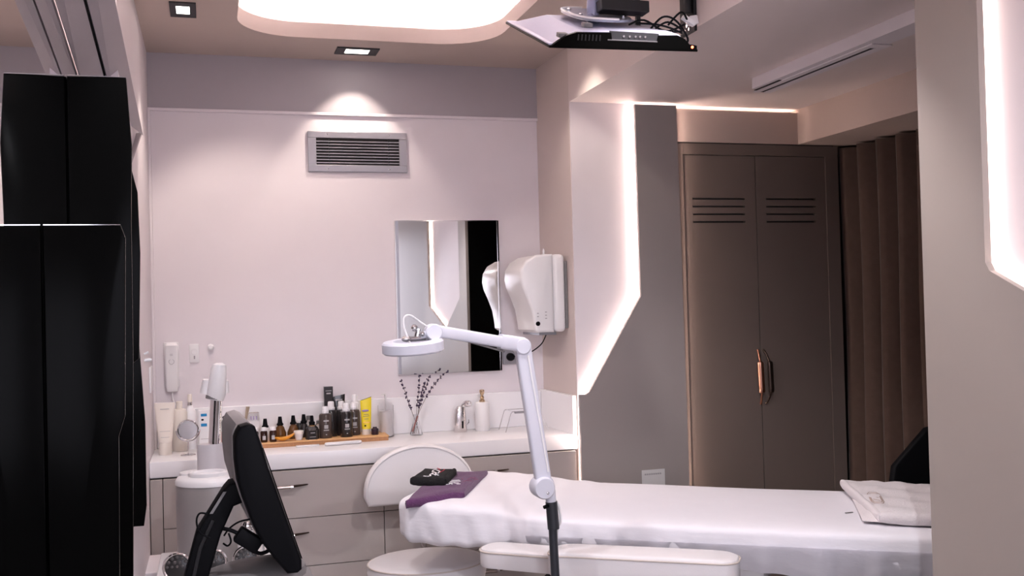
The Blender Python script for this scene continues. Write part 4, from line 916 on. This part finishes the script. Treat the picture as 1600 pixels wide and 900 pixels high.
# ================================================================== TV ON BRACKET
t = thing('ceiling_tv', 'black flat television hung face down from a bracket under the ceiling', 'television', (1.27, 3.2, 2.36))
ta = Vector((1, 0, .022)).normalized(); tb = Vector((0, .459, .200)).normalized(); tn = ta.cross(tb).normalized(); TO = Vector((1.022, 2.95, 2.287)); TW, TL = .506, .50
def tv(a_, b_, c_): return TO+ta*a_+tb*b_+tn*c_
def tvp(bm, pts, d, bev=0): prism(bm, pts, d, bev)
part('screen_panel', BLK, t, lambda b: prism(b, [tv(0, 0, 0), tv(TW, 0, 0), tv(TW, TL, 0), tv(0, TL, 0)], tn*.008, .002))
part('bezel', TVL, t, lambda b: prism(b, [tv(.003, .01, .008), tv(TW-.01, .01, .008), tv(TW-.01, TL-.003, .008), tv(.003, TL-.003, .008)], tn*.004), smooth=False)
def housing(b):
    A = [(.02, .006), (TW-.02, .006), (TW-.02, TL-.03), (.02, TL-.03)]; Bq = [(.11, .010), (TW-.07, .010), (TW-.10, TL-.12), (.11, TL-.12)]
    r0_ = [tv(x, y, .012) for x, y in A]; r1 = [tv(x, y, .052) for x, y in Bq]
    ring_skin(b, [r0_, r1]); 
part('back_cover', TVL, t, housing, smooth=False, label='back cover with pale blue light in its colour')
part('lower_shell', BLK, t, lambda b: prism(b, [tv(x, -.002, z) for x, z in ((.006, .006), (.030, .024), (.055, .040), (.085, .050), (.20, .052), (.205, .030), (.36, .027), (.362, .048), (.43, .050), (.455, .040), (.475, .022), (.500, .020), (.503, .004))], tb*.014), smooth=False)
part('port_recess', mat('port plate', (.035, .035, .04), .4), t, lambda b: prism(b, [tv(.20, .004, .026), tv(.365, .004, .024), tv(.365, .004, .052), tv(.20, .004, .056)], tb*.012), smooth=False)
part('port_tray', STEEL, t, lambda b: prism(b, [tv(.19, -.003, .029), tv(.36, -.003, .027), tv(.355, .008, .027), tv(.20, .008, .029)], tn*.003), smooth=False)
for x in (.245, .265, .285, .300, .318): part('port', CHROME, t, lambda b: lathe(b, tv(x, .004, .042), [(.0035, 0), (.0035, .003)], 10, -tb))
for i in range(7): part('vent_slot', BLKP, t, lambda b: prism(b, [tv(.09+.012*i, -.0035, .026), tv(.094+.012*i, -.0035, .026), tv(.094+.012*i, -.0035, .044), tv(.09+.012*i, -.0035, .044)], tb*.002), smooth=False)
part('standby_light', RLED, t, lambda b: ball(b, tv(.484, -.003, .015), .0045, seg=8))
part('rubber_foot', GREYPL, t, lambda b: obox(b, tv(.155, .10, .060), ta, tb, tn, .03, .03, .014, .002))
part('rubber_foot', GREYPL, t, lambda b: obox(b, tv(.05, .03, .036), ta, tb, tn, .03, .03, .014, .002))
mp = part('mount_plate', mat('mount metal', (.30, .31, .38), .35, .5), t, lambda b: ring_skin(b, [[tv(.235+.125*math.cos(2*PI*i/32)*(1-.2*math.cos(4*PI*i/32)), .24+.14*math.sin(2*PI*i/32), z) for i in range(32)] for z in (.070, .078)]))
part('plate_rim', WPL, mp, lambda b: tube(b, [tv(.235+.125*math.cos(2*PI*i/32)*(1-.2*math.cos(4*PI*i/32)), .24+.14*math.sin(2*PI*i/32), .080) for i in range(8, 26)], .0035, 6))
for a_, b_ in ((.16, .30), (.31, .30), (.16, .18), (.31, .18)): part('bolt', CHROME, mp, lambda b: lathe(b, tv(a_, b_, .078), [(.008, 0), (.008, .006), (.003, .008)], 8, tn))
t = thing('tv_bracket', 'black metal swing arm bracket holding the television', 'bracket', (1.6, 3.2, 2.5))
part('tilt_head', mat('blued steel', (.22, .24, .36), .3, .6), t, lambda b: [tube(b, [(1.235, 3.12, 2.42), (1.245, 3.13, 2.50), (1.245, 3.13, 2.60)], .022, 12), ball(b, (1.22, 3.10, 2.435), .014, seg=10)])
part('arm', BLKP, t, lambda b: bx(b, 1.245, 1.415, 3.06, 3.12, 2.452, 2.49, .003), smooth=False)
part('upright', BLKP, t, lambda b: bx(b, 1.385, 1.40, 3.10, 3.115, 2.38, 2.60, .002), smooth=False)
part('arm', BLKP, t, lambda b: bx(b, 1.39, 1.63, 3.15, 3.19, 2.545, 2.585, .003), smooth=False)
part('hinge', BLKP, t, lambda b: tube(b, [(1.625, 3.2, 2.50), (1.625, 3.2, 2.62)], .014, 12))
wp = part('wall_plate', BLKP, t, lambda b: bx(b, 1.638, 1.649, 3.18, 3.29, 2.435, 2.66, .002), smooth=False)
for y, z in ((3.235, 2.51), (3.235, 2.465), (3.22, 2.45), (3.25, 2.45), (3.235, 2.48)): part('bolt', CHROME, wp, lambda b: lathe(b, (1.638, y, z), [(.006, 0), (.006, .002)], 10, (-1, 0, 0)))
bm = new()
for pts in ([(1.36, 3.05, 2.41), (1.42, 3.02, 2.40), (1.46, 3.0, 2.385), (1.50, 3.0, 2.37)], [(1.40, 3.05, 2.38), (1.44, 3.02, 2.425), (1.48, 3.0, 2.41), (1.53, 3.02, 2.36), (1.53, 3.05, 2.34)],
            [(1.42, 3.03, 2.39), (1.46, 3.02, 2.41), (1.50, 3.0, 2.38), (1.46, 2.99, 2.37)], [(1.33, 3.04, 2.40), (1.38, 3.03, 2.415), (1.45, 3.02, 2.38), (1.51, 3.0, 2.40)], [(1.46, 3.02, 2.40), (1.50, 3.0, 2.44), (1.55, 3.05, 2.42), (1.57, 3.08, 2.43)]):
    tube(bm, smooth_path(pts, 6), .0035, 6)
solo('tv_cable_bundle', bm, BLKM, 'tangled black cables on the back of the television', 'cable', (1.45, 3.02, 2.39))
bm = new(); obox(bm, (1.545, 3.04, 2.425), (1, 0, -.6), (0, 1, 0), (.6, 0, 1), .05, .02, .016, .003); obox(bm, (1.575, 3.07, 2.435), (1, 0, .2), (0, 1, 0), (-.2, 0, 1), .03, .03, .03, .004)
solo('tv_plug', bm, WPL, 'white plug with adapter hanging beside the television bracket', 'plug', (1.55, 3.04, 2.42))
